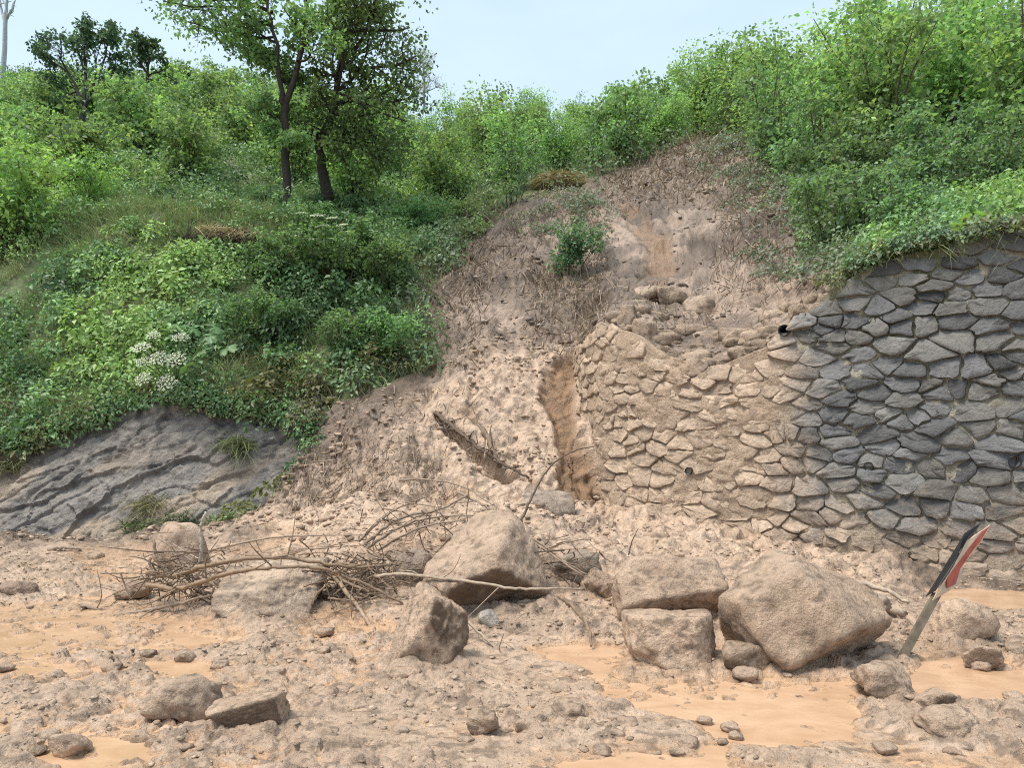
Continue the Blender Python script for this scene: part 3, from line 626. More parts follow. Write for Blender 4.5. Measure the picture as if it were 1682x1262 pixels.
# weight by ground area so that spacing is even
cand = [c for c in cand if c[3] < (c[2] / 50) ** 1.0]
rng.shuffle(cand)
HZ = []
for px, t, Y, _ in cand:
    X = (px - CX) / F * Y; z = z_at(X, Y); ppx, ppy = px, HY - F * (z - CZ) / Y
    if t < 7.3 and poly_sd(ppx, ppy, SLIDE) > -6: continue
    if 85 < px < 195 and 20 < Y < 31: continue
    sp = 2.5 if px < 700 else (2.1 if px < 1150 else 1.75)
    if Y > 40: sp *= 1.25
    if all((X - h[0]) ** 2 + (Y - h[1]) ** 2 > sp * sp for h in HZ): HZ.append((X, Y, z, px))
HZ.sort(key=lambda h: h[1])
HZ = HZ[:420]
print('hazel', len(HZ))
cnt = [0, 0, 0]
for X, Y, z, px in HZ:
    g = 0 if px < 430 else (1 if px < 1130 else 2)
    if cnt[g] >= 140: continue
    cnt[g] += 1
    me = rnd.choice(TALL if g == 2 or (g == 1 and rnd.random() < .45) else HAZ); s = rnd.uniform(.75, 1.15) * (1.05 if g == 2 else 1) * (1.1 if Y > 38 else 1) * (.80 if 640 < px < 1010 else 1)
    place('hazel_bush', me, (X, Y, z - .1), (s, s, s * rnd.uniform(.85, 1.12)), rnd.uniform(0, 6.28), hz_zone(px, Y)[0], 'bush', hz_zone(px, Y)[1])
print(cnt)

# trees ---------------------------------------------------------------
def limb(acc, tips, p0, d0, length, r0, level, r_, wood, up=.25, maxlev=3, kids=(4, 5, 4)):
    n = 7; pts = [np.array(p0, float)]; d = np.array(d0, float)
    for k in range(n):
        d = unit(d + np.array([r_.gauss(0, .14), r_.gauss(0, .14), r_.gauss(0, .1) + up * .18])); pts.append(pts[-1] + d * length / n)
    tube(acc, pts, np.linspace(r0, r0 * .35, n + 1), 6 if level < 2 else 4, wood, False)
    if level >= maxlev: tips.append((pts[-1], length * .45)); tips.append((pts[n // 2 + 1], length * .4)); return
    for k in range(kids[min(level, len(kids) - 1)]):
        u = r_.uniform(.3, 1); q = pts[int(u * n)]; a = unit(np.array([r_.gauss(0, 1), r_.gauss(0, 1), r_.gauss(.1, .55)]))
        limb(acc, tips, q, unit(d * .6 + a), length * r_.uniform(.42, .62), r0 * .45, level + 1, r_, wood, up, maxlev, kids)
    tips.append((pts[-1], length * .3))
def tree(kind, trunk_px, Y, base_r, limbs, label, palette, leaf, per, seed, wood=(.055, .045, .038), extra_tips=(), maxlev=2, rad=1.0, cat='tree', up=.25, leafy=True, kids=(4, 5, 4)):
    """trunk_px: list of stems, each a list of (px, py, dY) up the trunk; limbs: (px, py, to_px, to_py, dY, radius)"""
    r_ = random.Random(seed); at = lambda px, py, dY=0: P(px, py, Y + dY)
    base = at(*trunk_px[0][0][:2]); e = empty(kind, base); tag(e, label, cat)
    a = Acc(); tips = []
    for k, stem in enumerate(trunk_px):
        pts = np.array([at(*q) for q in stem]) - base; m = 16; r1 = base_r * (1 if k == 0 else .62); sp = spline(pts, m)
        sp[:, :2] += np.random.default_rng(seed + k).normal(0, .02, (m, 2)); rad_ = np.linspace(r1, r1 * .35, m)
        if k == 0: rad_[0] *= 1.35
        tube(a, sp, rad_, 9, wood, True)
    trunk = a; br = Acc()
    for (x0, y0, x1, y1, dY, r) in limbs:
        p0 = at(x0, y0) - base; p1 = at(x1, y1, dY) - base; v = p1 - p0
        limb(br, tips, p0, unit(v), np.linalg.norm(v), r, 0, r_, wood, up, maxlev, kids)
    for (x, y, dY, rr_) in extra_tips: tips.append((at(x, y, dY) - base, rr_))
    link('trunk', trunk.mesh('trunk', M_BARK, True), e); tag(link('branches', br.mesh('branches', M_BARK), e), kind='stuff')
    if leafy:
        lf = Acc(); leaf_cloud(lf, tips, per, leaf, palette, .5, rad); link('crown', lf.mesh('crown', M_LEAF), e)
    return e
TG = [(.16, .265, .085), (.135, .235, .085), (.185, .30, .095), (.115, .205, .075)]
tree('slender_tree', [[(472, 366, 0), (470, 300, 0), (469, 235, 0), (468, 175, 0), (478, 150, 0), (492, 100, .1), (500, 40, .2), (505, -40, .2), (508, -130, .3)], [(468, 178, 0), (458, 130, -.1), (455, 80, -.2), (445, 30, -.2), (432, -60, -.3)]], 16.8, .105,
     [(462, 120, 430, 88, -.3, .035), (456, 70, 395, 55, .3, .035), (452, 45, 360, 18, -.4, .04), (448, 20, 320, -20, .4, .045), (440, -10, 330, 45, -.6, .035), (440, -30, 290, 5, .2, .04), (490, 100, 520, 70, .6, .04), (498, 60, 560, 20, -.4, .045), (500, 30, 430, -20, .8, .04), (503, 0, 580, -70, .3, .05), (505, -60, 470, -150, -.3, .04), (494, 100, 545, 95, -.8, .03), (468, 200, 420, 190, .3, .022), (470, 250, 500, 235, -.3, .02), (480, 140, 440, 110, .6, .03), (440, 0, 285, 30, .3, .035), (448, 30, 300, 62, -.3, .03), (452, 60, 350, 85, .1, .03), (436, -40, 280, -40, .5, .04), (455, 90, 405, 100, -.2, .025), (440, 0, 390, -20, .7, .035), (498, 60, 470, 30, -.9, .03), (458, 130, 500, 150, .5, .02), (469, 230, 440, 215, -.2, .02)],
     'tall slender tree with two forking dark stems rising from the grass terrace', TG + [(.14, .23, .07)], .10, 11, 5, maxlev=2, rad=.95)
tree('broad_tree', [[(540, 348, .4), (533, 300, .4), (527, 262, .4), (522, 232, .4), (520, 218, .4)], [(524, 240, .4), (540, 200, .5), (548, 172, .6), (560, 110, .7), (575, 40, .8), (582, -60, .8)], [(522, 225, .4), (505, 215, .2), (485, 224, 0)]], 17.2, .155,
     [(548, 172, 610, 150, .2, .05), (552, 150, 640, 105, .5, .055), (555, 130, 520, 70, .9, .05), (565, 90, 655, 60, -.3, .055), (570, 70, 540, 10, -.4, .045), (575, 40, 660, 10, .6, .05), (580, 0, 640, -60, .2, .05), (582, -40, 540, -110, .4, .05), (545, 185, 600, 205, -.4, .04), (548, 172, 650, 170, 1.0, .045), (530, 215, 590, 245, .3, .035), (545, 190, 520, 150, -.6, .03), (570, 60, 610, 40, -.9, .045), (560, 110, 600, 100, 1.3, .05), (524, 230, 560, 240, -.5, .03), (560, 110, 690, 130, .3, .045), (575, 50, 690, 45, -.2, .045), (552, 150, 670, 200, -.3, .04), (548, 172, 640, 240, .5, .035), (535, 205, 610, 290, .2, .03), (552, 150, 600, 60, -1.0, .04), (582, -20, 690, -20, .5, .045), (560, 120, 500, 130, .3, .03), (545, 185, 690, 185, 1.2, .04), (532, 210, 580, 310, -.3, .025), (530, 215, 480, 190, .5, .025), (540, 195, 655, 290, 1.0, .03)],
     'broad dense tree with a thick dark trunk beside the slender tree', TG + [(.12, .215, .07)], .105, 9, 6, maxlev=2, rad=1.0)
tree('dark_tree', [[(136, 210, 0), (136, 190, 0), (138, 176, 0)], [(138, 178, 0), (128, 150, 0), (112, 118, .2), (95, 90, .3)], [(138, 180, 0), (150, 150, 0), (165, 120, -.2), (175, 80, -.3)], [(138, 178, 0), (140, 130, .3), (138, 80, .4), (132, 50, .4)]], 30, .13,
     [(128, 150, 70, 125, .4, .04), (112, 118, 62, 90, -.4, .04), (100, 95, 85, 55, .5, .035), (140, 120, 110, 55, -.6, .035), (138, 80, 140, 45, .2, .035), (165, 120, 205, 95, .4, .04), (172, 90, 190, 52, .2, .035), (150, 150, 200, 140, -.5, .035), (125, 150, 80, 160, .8, .035), (160, 125, 160, 60, .9, .035), (175, 85, 165, 50, -.5, .035)],
     'dark bluish green tree with spreading forked trunk on the far left hill', [(.07, .13, .075), (.06, .115, .068), (.085, .15, .08)], .15, 13, 8, (.045, .04, .04), maxlev=2, rad=.95, kids=(4, 3, 3))
tree('small_dark_tree', [[(240, 170, 0), (242, 130, 0), (244, 100, 0)]], 36, .11,
     [(243, 120, 205, 85, .3, .06), (243, 110, 225, 68, -.3, .05), (244, 105, 262, 80, .3, .05), (244, 100, 248, 68, .2, .05), (242, 125, 275, 100, -.3, .05)],
     'small dark green tree on the skyline right of the dark bluish tree', [(.045, .095, .045), (.06, .115, .05)], .19, 11, 9, maxlev=2, rad=1.0, kids=(3, 3, 3))
tree('bare_tree', [[(4, 150, 0), (9, 40, 0), (11, 10, 0), (14, -30, 0)], [(9, 40, 0), (3, 18, .3), (0, -10, .3)], [(10, 30, 0), (20, 14, -.3), (25, 0, -.3)]], 58, .2,
     [(11, 10, 5, -12, .3, .10), (10, 25, 24, 18, .2, .08), (20, 14, 22, -6, 0, .07)], 'pale leafless tree standing alone at the top left skyline', TG, .1, 3, 10, (.36, .39, .40), maxlev=1, leafy=False, kids=(3, 2))  # pale blue-grey bark colour carries the distance haze
tree('thin_tree', [[(696, 182, 0), (697, 142, 0), (695, 102, 0)]], 46, .09,
     [(696, 157, 672, 125, .3, .045), (696, 147, 708, 115, .3, .045), (696, 132, 680, 100, -.4, .04), (695, 117, 700, 96, .3, .04), (697, 152, 718, 140, -.3, .04), (696, 152, 664, 145, .4, .04), (695, 107, 690, 90, .2, .03)],
     'thin pale almost leafless tree on the skyline behind the broad tree', [(.27, .29, .25), (.24, .27, .22)], .07, 8, 12, (.25, .25, .25), maxlev=2, rad=1.1, kids=(5, 4, 3))  # grey wood and leaf tints have the distance haze mixed in
# ground cover -----------------------------------------------------------
flatG = GRD.reshape(-1, 3); flatN = GN.reshape(-1, 3); fT = TT.reshape(-1); fpx, fpy = PXg.reshape(-1), PYg.reshape(-1)
fgreen = green.reshape(-1); fslide = slide.reshape(-1); frock = rock.reshape(-1)
ar = np.linalg.norm(np.cross(gd0, gd1), axis=-1).reshape(-1)
def pick(w, n):
    w = np.clip(w, 0, None); c = np.cumsum(w); i = np.searchsorted(c, rng.random(n) * c[-1]); i = np.clip(i, 0, len(w) - 1)
    r0 = gd0.reshape(-1, 3)[i]; r1 = gd1.reshape(-1, 3)[i]
    return i, flatG[i] + r0 * rng.uniform(-.5, .5, (n, 1)) + r1 * rng.uniform(-.5, .5, (n, 1))
def inbox(x0, y0, x1, y1, soft=20):
    return sstep(x0 - soft, x0 + soft, fpx) * (1 - sstep(x1 - soft, x1 + soft, fpx)) * sstep(y0 - soft, y0 + soft, fpy) * (1 - sstep(y1 - soft, y1 + soft, fpy))
inview = (fpx > -150) & (fpx < 1830) & (fT < 8)
bank_l = fgreen * (fT > 4) * (fT < 7.25) * (fpx < 800) * inview
bank_r = fgreen * (fT > 5.0) * (fT < 7.25) * (fpx > 1180) * inview
edge = sstep(-75, -5, poly_sd(fpx, fpy, SLIDE)) * fgreen       # mud splashed margin of the slide
patch = fbm(flatG, .55, 3, 200); patch2 = fbm(flatG, .9, 3, 205)
def herb_clump(acc, c, n, R_, H, size, pal, nrm, mud=0.0, aspect=.62):
    up = unit(np.asarray(nrm) + [0, 0, .7]); a = unit(np.cross(up, [0.3, 1, .2])); b = np.cross(a, up)
    r = np.sqrt(rng.random(n)); th = rng.uniform(0, 6.283, n); h = np.sqrt(np.clip(1 - r * r * .85, 0, 1)) * (1 - .55 * rng.random(n) ** 2)
    p = c + (r * np.cos(th) * R_)[:, None] * a + (r * np.sin(th) * R_)[:, None] * b + (h * H)[:, None] * up
    out_ = (r * np.cos(th))[:, None] * a + (r * np.sin(th))[:, None] * b
    nn = unit(up * .9 + out_ * .7 + rng.normal(size=(n, 3)) * .55); dd = unit(out_ + rng.normal(size=(n, 3)) * .6 - np.array([0, 0, .25])); dd -= nn * (dd * nn).sum(1, keepdims=True) * .85
    t = jit(pal, n, .28); t = t * (1 - mud) + np.array(GREY) * .8 * mud
    leaves(acc, p, dd, nn, rng.uniform(.65, 1.35, n) * size, rng.uniform(.7, 1.2, n) * size * aspect, np.clip(t, 0, .6))
# leafy weeds of the left bank and terrace
W = Acc()
wgt = ar * bank_l * (.35 + .65 * sstep(-.25, .1, patch2))
i, p = pick(wgt, 2500)
for j, c in zip(i, p):
    x, y = fpx[j], fpy[j]; grassy = (y < 425 and 130 < x < 520)
    if grassy and rng.random() < .75: continue
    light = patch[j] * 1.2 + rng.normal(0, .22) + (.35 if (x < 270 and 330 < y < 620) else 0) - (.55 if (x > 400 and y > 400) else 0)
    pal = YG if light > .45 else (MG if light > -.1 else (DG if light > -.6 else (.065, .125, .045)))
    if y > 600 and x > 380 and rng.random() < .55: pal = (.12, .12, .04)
    m = float(edge[j]) * rng.uniform(.0, .7)
    s_ = rng.choice([.06, .085, .12], p=[.4, .4, .2])
    herb_clump(W, c, int(rng.uniform(60, 130)), rng.uniform(.16, .42), rng.uniform(.18, .6), s_, np.array(pal) * rng.uniform(.8, 1.2), flatN[j], m)
rk_edge = fgreen * sstep(-34, -4, poly_sd(fpx, fpy, ROCKP)) * (fT > 4) * inview * ar
i, p = pick(rk_edge, 170)
for j, c in zip(i, p):
    herb_clump(W, c + np.array([0, -.08, .0]), int(rng.uniform(35, 80)), rng.uniform(.12, .3), rng.uniform(.1, .3), rng.choice([.05, .07, .09]), np.array([MG, DG, (.15, .16, .06)][rng.integers(3)]) * rng.uniform(.7, 1.1), unit(flatN[j] + [0, -.5, 0]))
tag(link('undergrowth', W.mesh('undergrowth', M_HERB)), 'dense leafy weeds and brambles covering the left bank', 'undergrowth', kind='stuff')
# weeds above the wall
W = Acc(); i, p = pick(ar * bank_r, 1000)
for j, c in zip(i, p):
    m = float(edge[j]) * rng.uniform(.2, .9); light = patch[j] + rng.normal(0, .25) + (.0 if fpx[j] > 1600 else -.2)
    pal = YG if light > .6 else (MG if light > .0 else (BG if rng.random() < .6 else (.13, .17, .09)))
    herb_clump(W, c, int(rng.uniform(50, 110)), rng.uniform(.15, .38), rng.uniform(.15, .5), rng.choice([.05, .07, .09]), np.array(pal) * rng.uniform(.8, 1.2), flatN[j], m)
tag(link('undergrowth', W.mesh('undergrowth', M_HERB)), 'leafy weeds spilling over the top of the stone wall', 'undergrowth', kind='stuff')
# weeds under the hazel
W = Acc(); i, p = pick(ar * fgreen * (fT > 6.9) * (fT < 7.6) * (fpx > -200) * (fpx < 1900), 700)
for j, c in zip(i, p):
    herb_clump(W, c, 60, rng.uniform(.3, .8), rng.uniform(.3, .8), .13, np.array(MG if rng.random() < .6 else DG) * rng.uniform(.8, 1.2), flatN[j], float(edge[j]) * .5)
tag(link('undergrowth', W.mesh('undergrowth', M_HERB)), 'low weeds growing under the hazel bushes', 'undergrowth', kind='stuff')
# grass: terrace and lower bank
G = Acc()
wg = ar * fgreen * inview * ((fT > 4) & (fT < 7.1)) * (.9 * inbox(120, 320, 520, 430) + .55 * inbox(560, 340, 720, 450) + .55 * inbox(0, 560, 330, 720) + .35 * inbox(330, 600, 720, 740) + .35 * inbox(-200, 330, 760, 720) + .5 * inbox(1300, 300, 1800, 470))
i, p = pick(wg, 4600); B, D, Ln, Wd, Tn, Dr = [], [], [], [], [], []
for j, c in zip(i, p):
    n = rng.integers(9, 16); dd = unit(rng.normal(size=(n, 3)) * .42 + np.array([0, 0, 1]) + flatN[j] * .35)
    B.append(c + rng.normal(size=(n, 3)) * [.05, .05, .02]); D.append(dd); Ln.append(rng.uniform(.18, .52, n)); Wd.append(rng.uniform(.008, .018, n)); Dr.append(rng.uniform(.15, .7, n))
    pal = np.array([.19, .28, .095] if rng.random() < .7 else [.28, .28, .13]); 
    if fpy[j] > 640 and fpx[j] > 300: pal = np.array([.16, .15, .065])
    m = float(edge[j]) * .6; Tn.append(jit(pal, n, .3) * (1 - m) + np.array(GREY) * .8 * m)
blades(G, np.concatenate(B), np.concatenate(D), np.concatenate(Ln), np.concatenate(Wd), np.concatenate(Tn), np.concatenate(Dr))
tag(link('grass', G.mesh('grass', M_STRAW)), 'long grass on the terrace and along the lower bank', 'grass', kind='stuff')
# dead straw and roots smeared with mud on the slide
S = Acc()
ws_ = ar * fslide * (fT > 3.95) * inview * (.9 * inbox(690, 390, 800, 600) + 1.0 * inbox(870, 440, 1000, 575) + .7 * inbox(1180, 330, 1370, 480) + .35 * inbox(760, 340, 1000, 480) + .5 * inbox(1000, 220, 1300, 330)
      + 1.4 * inbox(480, 740, 720, 850) + .5 * inbox(400, 800, 760, 860) + .35 * inbox(560, 640, 780, 760) + .25 * inbox(960, 470, 1300, 540)) + ar * edge * inview * (fT < 7) * .5
i, p = pick(ws_, 15000)
dwn = unit(np.array([0, -.45, -1.0]) + rng.normal(size=(len(i), 3)) * .38); flip = rng.random(len(i)) < .2; dwn[flip] = unit(rng.normal(size=(flip.sum(), 3)) + flatN[i[flip]] * .7)
tnt = np.where(rng.random((len(i), 1)) < .5, np.array([[.16, .115, .08]]), np.array([[.30, .225, .165]])) * rng.uniform(.6, 1.15, (len(i), 1))
tri_leaf_blades(S, p + flatN[i] * rng.uniform(.0, .07, (len(i), 1)), dwn + flatN[i] * .25, rng.uniform(.12, .5, len(i)) * np.clip(flatG[i, 1] / 13, .5, 1.5), rng.uniform(.009, .022, len(i)) * np.clip(flatG[i, 1] / 11, .7, 2), tnt)
tag(link('dead_straw', S.mesh('dead_straw', M_STRAW)), 'mud smeared dead grass and roots hanging on the slide', 'dead grass', kind='stuff')
# beaten-down leaves on the slide margins
W = Acc(); i, p = pick(ar * fslide * inview * (fT > 5) * (fT < 7) * (inbox(1160, 230, 1400, 480, 40) + .5 * inbox(880, 320, 1000, 400)) * sstep(-130, 0, -poly_sd(fpx, fpy, SLIDE)), 170)
for j, c in zip(i, p):
    herb_clump(W, c, 45, rng.uniform(.15, .4), rng.uniform(.12, .4), .08, np.array(BG) * rng.uniform(.7, 1.2), flatN[j], rng.uniform(.25, .95))
tag(link('undergrowth', W.mesh('undergrowth', M_HERB)), 'mud splashed leaves lying along the edge of the slide', 'undergrowth', kind='stuff')

# saplings and lone shrubs ----------------------------------------------
for k, (px, py, s, me, lab) in enumerate([(1268, 285, 1.35, 0, 'slender sapling with a straight dark stem at the right edge of the slide'), (1204, 232, .95, 1, 'small bushy sapling at the very top of the slide'),
        (1335, 300, 1.0, 2, 'grey green sapling just right of the straight stemmed sapling'), (1385, 335, .8, 3, 'low grey green sapling leaning over the weeds above the broken wall'), (1345, 400, .6, 0, 'small dusty sapling over the broken top of the wall'),
        (985, 290, .9, 1, 'thin leafy sapling beside the yellow moss patch'), (840, 345, .85, 2, 'leafy sapling at the left edge of the slide top'), (1030, 275, 1.0, 3, 'thin sapling on the ridge left of the slide top'), (735, 345, .7, 1, 'low sapling on the terrace edge left of the slide')]):
    place('sapling', SAP[me], hit(px, py) - [0, 0, .08], s, k * 1.3, lab, 'sapling')
b1 = shrub_meshes('left_bush', 401, 12, 1.7, 1.0, 5, .02, 34, .08, [YG, (.22, .34, .075), MG], 1.1)
for k, (px, py, s, lab) in enumerate([(15, 400, 1.35, 'bright yellow green bush at the left frame edge'), (150, 350, .8, 'small bright green bush right of the yellow green one at the left edge'), (60, 330, .95, 'fresh green bush behind the bright bush at the left edge')]):
    place('leafy_bush', b1, hit(px, py) - [0, 0, .05], s, k * 2.1, lab, 'bush')
b2 = shrub_meshes('dark_bush', 402, 12, 1.3, .9, 5, .02, 26, .085, [DG, (.09, .175, .06), MG], 1.1)
for k, (px, py, s, lab) in enumerate([(640, 600, .75, 'low dark green bush at the edge of the mud fan'), (560, 470, 1.0, 'dark bushy shrub high on the left bank beside the slide'), (450, 470, .9, 'dark shrub on the left bank below the hogweed heads'), (585, 590, .7, 'dark shrub on the lower left bank'), (430, 560, .7, 'dark shrub just right of the white flowering hogweed'),
        (510, 400, .7, 'small dark shrub at the top of the left bank beneath the trees'), (690, 390, .75, 'dusty shrub on the terrace corner left of the slide'), (640, 480, .9, 'dark shrub right beside the slide at mid bank')]):
    place('dark_bush', b2, hit(px, py) - [0, 0, .05], s, k * 1.7, lab, 'bush')
b3 = shrub_meshes('slide_shrub', 403, 5, 1.15, .5, 5, .018, 30, .075, [(.10, .18, .095), (.12, .2, .105), (.085, .15, .075)], 1.15, wood=(.16, .12, .09))
e = place('stranded_shrub', b3, hit(935, 452) + [0, -.1, -.05], (1.05, 1.05, 1.1), .4, 'lone grey green shrub left standing in the middle of the slide', 'shrub')
e_root = Acc()
for k in range(90):
    a = rng.uniform(-.6, .6); q = np.array([[a * .25, -.05, .0], [a * .6 + rng.normal(0, .05), -.35, -.35], [a * .8 + rng.normal(0, .12), -.6 + rng.normal(0, .06), -rng.uniform(.6, 1.35)]])
    tube(e_root, spline(q, 6), np.linspace(.009, .004, 6), 3, np.array([.28, .215, .16]) * rng.uniform(.5, 1.2), False)
tag(link('hanging_roots', e_root.mesh('hanging_roots', M_WOOD), e), kind='stuff')
b4 = shrub_meshes('bare_shrub', 404, 7, 1.0, .3, 2, .012, 3, .05, [GREY, BG], 1.0, wood=(.17, .13, .105))
place('bare_shrub', b4, hit(848, 405), 1.0, 0, 'nearly bare cluster of thin upright stems on the pale slide', 'shrub')
for k, (px, py, s, lab) in enumerate([(392, 735, 1.0, 'green grass tuft growing high on the grey rock face'), (250, 835, .95, 'yellowish grass tuft hanging low on the rock face'), (15, 770, .6, 'small grass tuft at the left end of the rock face'), (300, 862, .9, 'dark grass tuft at the foot of the rock face'), (235, 870, .7, 'low grass tuft beside the foot of the rock face')]):
    e = empty('grass_tuft', hit(px, py)); tag(e, lab, 'grass tuft'); g = Acc(); n = 260
    dd = unit(rng.normal(size=(n, 3)) * .5 + [0, -.5, 1.0]); pal = [(.15, .19, .06), (.22, .2, .09), (.14, .15, .06), (.07, .105, .035), (.08, .115, .04)][k]
    blades(g, rng.normal(size=(n, 3)) * [.13, .05, .06], dd, rng.uniform(.2, .5, n) * s, rng.uniform(.007, .015, n), jit(pal, n, .35), rng.uniform(.4, 1.1, n)); link('blades', g.mesh('blades', M_STRAW), e)

b5 = [shrub_meshes('wall_shrub', 410 + k, 9, 1.5, .75, 5, .016, 20, .09, [BG, MG, (.14, .21, .10), (.12, .2, .08)], 1.1) for k in range(3)]
WS = []
for k in range(900):
    x = rnd.uniform(1285, 1760); t = rnd.uniform(5.5, 7.0); ca, cb = col_at(x); Y_ = float(np.interp(t, np.arange(len(K)), ca)); q = np.array([(x - CX) / F * Y_, Y_, float(np.interp(t, np.arange(len(K)), cb))])
    if poly_sd(x, HY - F * (q[2] - CZ) / Y_, SLIDE) > -12 or (x > 1560 and t < 6.3): continue
    if all(np.hypot(*(q - h)[:2]) > .8 for h in WS): WS.append(q)
for k, q in enumerate(WS[:60]):
    place('wall_shrub', b5[k % 3], q - [0, 0, .05], rnd.uniform(.6, 1.15), k * 1.9, *[('dusty green shrub in the thicket ' + z_, 'shrub', 'shrubs ' + z_) for z_ in [('over the broken end of the wall' if CX + F * q[0] / q[1] < 1430 else ('over the middle of the intact wall' if CX + F * q[0] / q[1] < 1570 else 'behind the bright lobed leaves'))]][0])
print('wall shrubs', len(WS))
W = Acc(); hg = Acc(); hb = []
for k in range(330):
    s_ = SMAX * rnd.random(); px_ = float(np.interp(s_, ws, wpx_s))
    if px_ < 1385 or px_ > 1790: continue
    q = wall_pt(np.array(s_), wall_top(np.array(s_)) + .02, np.array(-rnd.uniform(-.06, .3))); x_ = rnd.random()
    pal = YG if x_ < .1 + .15 * (px_ > 1590) else (BG if x_ < .6 else (.15, .17, .09)); herb_clump(W, q, int(rnd.uniform(35, 80)), rnd.uniform(.1, .24), rnd.uniform(.08, .26), rnd.choice([.045, .06, .08]), np.array(pal), [0, -.4, .8]); hb.append(q)
hb = np.repeat(np.array(hb), 7, 0) + rng.normal(size=(len(hb) * 7, 3)) * .07; n = len(hb)
blades(W, hb, unit(rng.normal(size=(n, 3)) * .6 + [0, -.6, .7]), rng.uniform(.1, .28, n), rng.uniform(.005, .010, n), jit((.15, .2, .075), n, .4), rng.uniform(.5, 1.4, n))
tag(link('undergrowth', W.mesh('undergrowth', M_HERB)), 'weeds and grass hanging over the rim of the stone wall', 'undergrowth', kind='stuff')
# hogweed ------------------------------------------------------------------
M_FLOW = leaf_mat('flower_white', .2, .6, 0, .1)
def umbel_mesh(seed):
    a = Acc(); g = np.random.default_rng(seed); rays = 22
    for k in range(rays):
        r = math.sqrt((k + .5) / rays); th = k * 2.4; c = np.array([r * math.cos(th), r * math.sin(th), .30 * math.sqrt(max(0, 1 - .8 * r * r))])
        tube(a, [np.array([0, 0, -.15]), c * .6 + [0, 0, -.04], c], [.018, .012, .01], 3, (.16, .24, .09), False)
        n = 16; o = g.normal(size=(n, 3)) * [.085, .085, .03]; nn = unit(g.normal(size=(n, 3)) * .4 + [0, 0, 1]); dd = unit(np.cross(nn, g.normal(size=(n, 3))))
        leaves(a, c + o, dd, nn, np.full(n, .085), np.full(n, .08), np.clip(np.array([.84, .84, .68]) * g.uniform(.75, 1.1, (n, 1)), 0, .8), .05)
    return a.mesh('flower_head', M_FLOW)
UMB = [umbel_mesh(i) for i in range(3)]
def lobed_leaf(seed, size, tint):
    g = np.random.default_rng(seed); a = Acc(); out_ = []; n = 36
    for k in range(n + 1):
        th = -2.6 + 5.2 * k / n; lobe = .55 + .45 * abs(math.cos(th * 2.3)) ** .7; teeth = 1 - .16 * (k % 2); r = lobe * teeth * (1 - .15 * abs(th) / 2.6)
        out_.append((r * math.cos(th), r * math.sin(th), -.22 * r * r + .06 * math.cos(th * 9) + g.normal(0, .015)))
    mid = [(x * .5, y * .5, z_ * .35 + .05) for x, y, z_ in out_]; V = np.array([(0, 0, 0)] + mid + out_) * size; m = n + 1
    T_ = [(0, 1 + k, 2 + k) for k in range(n)]; Q_ = [(1 + k, 1 + m + k, 2 + m + k, 2 + k) for k in range(n)]
    a.add(V, T=T_, Q=Q_, C=np.array(tint) * g.uniform(.85, 1.15, (len(V), 1))); return a.mesh('leaf', M_HERB)
def hogweed(base, heads, lvs, Y, label, hr, ltint=(.10, .19, .06), tilt=.75):
    e = empty('hogweed', base); tag(e, label, 'flowering plant'); b = np.array(base)
    for k, (px, py, s) in enumerate(heads):
        p = P(px, py, Y + rng.uniform(-.15, .15)) - b; st = Acc(); tube(st, spline([np.array([rng.normal(0, .05), 0, 0]), p * .55 + [0, -.05, .03], p - [0, 0, .15 * hr * s]], 8), np.linspace(.014, .008, 8), 5, (.15, .22, .08), False)
        link('stem', st.mesh('stem', M_HERB), e); o = link('flower_head', UMB[k % 3], e); o.location = p; o.scale = (hr * s,) * 3; o.rotation_euler = (rng.normal(tilt, .15), rng.normal(0, .15), 0)
    for k, (px, py, s, rz) in enumerate(lvs):
        p = P(px, py, Y - .1) - b; st = Acc(); tube(st, spline([np.zeros(3), p * .6 + [0, 0, .05], p], 6), np.linspace(.012, .007, 6), 4, (.15, .22, .08), False); link('stem', st.mesh('stem', M_HERB), e)
        o = link('leaf', lobed_leaf(k + int(px), s, ltint), e); o.location = p; o.rotation_euler = (R(35), rng.normal(0, .2), rz)
b0 = hit(285, 640); hogweed(b0, [(233, 573, 1.1), (238, 596, 1), (262, 590, 1.1), (290, 592, 1.15), (236, 624, 1), (274, 630, 1.2), (252, 552, .8), (297, 556, 1)], [(315, 540, .20, 1.2), (345, 552, .22, .2), (372, 572, .2, -.4), (330, 578, .2, -1.2), (352, 538, .18, .8), (308, 602, .18, -1.8)], b0[1] - .75, 'tall hogweed with wide white flower heads above the grey rock face', .125, (.10, .19, .065))
b0 = hit(530, 405); hogweed(b0, [(495, 352, .8), (520, 356, .9), (545, 360, .8), (560, 372, .9), (530, 374, 1), (505, 378, .8), (575, 383, .8), (490, 390, .9), (545, 392, .9), (515, 395, .8)], [(500, 400, .2, 1.5), (560, 402, .2, 0)], b0[1] - .6, 'hogweed with many flat pale green flower heads beneath the two trees', .15, tilt=.25)
b0 = hit(1612, 392); hogweed(b0, [], [(1592, 372, .24, 2.6), (1622, 366, .26, .8), (1640, 374, .24, -.2), (1606, 380, .22, -1.6), (1628, 356, .2, 1.6)], b0[1] - .1, 'bright green large lobed leaves on top of the stone wall', .1, (.24, .42, .08))
for e in [o for o in col.objects if o.name.startswith('hogweed') and 'bright' in str(o.get('label', ''))]: e['category'] = 'leafy plant'
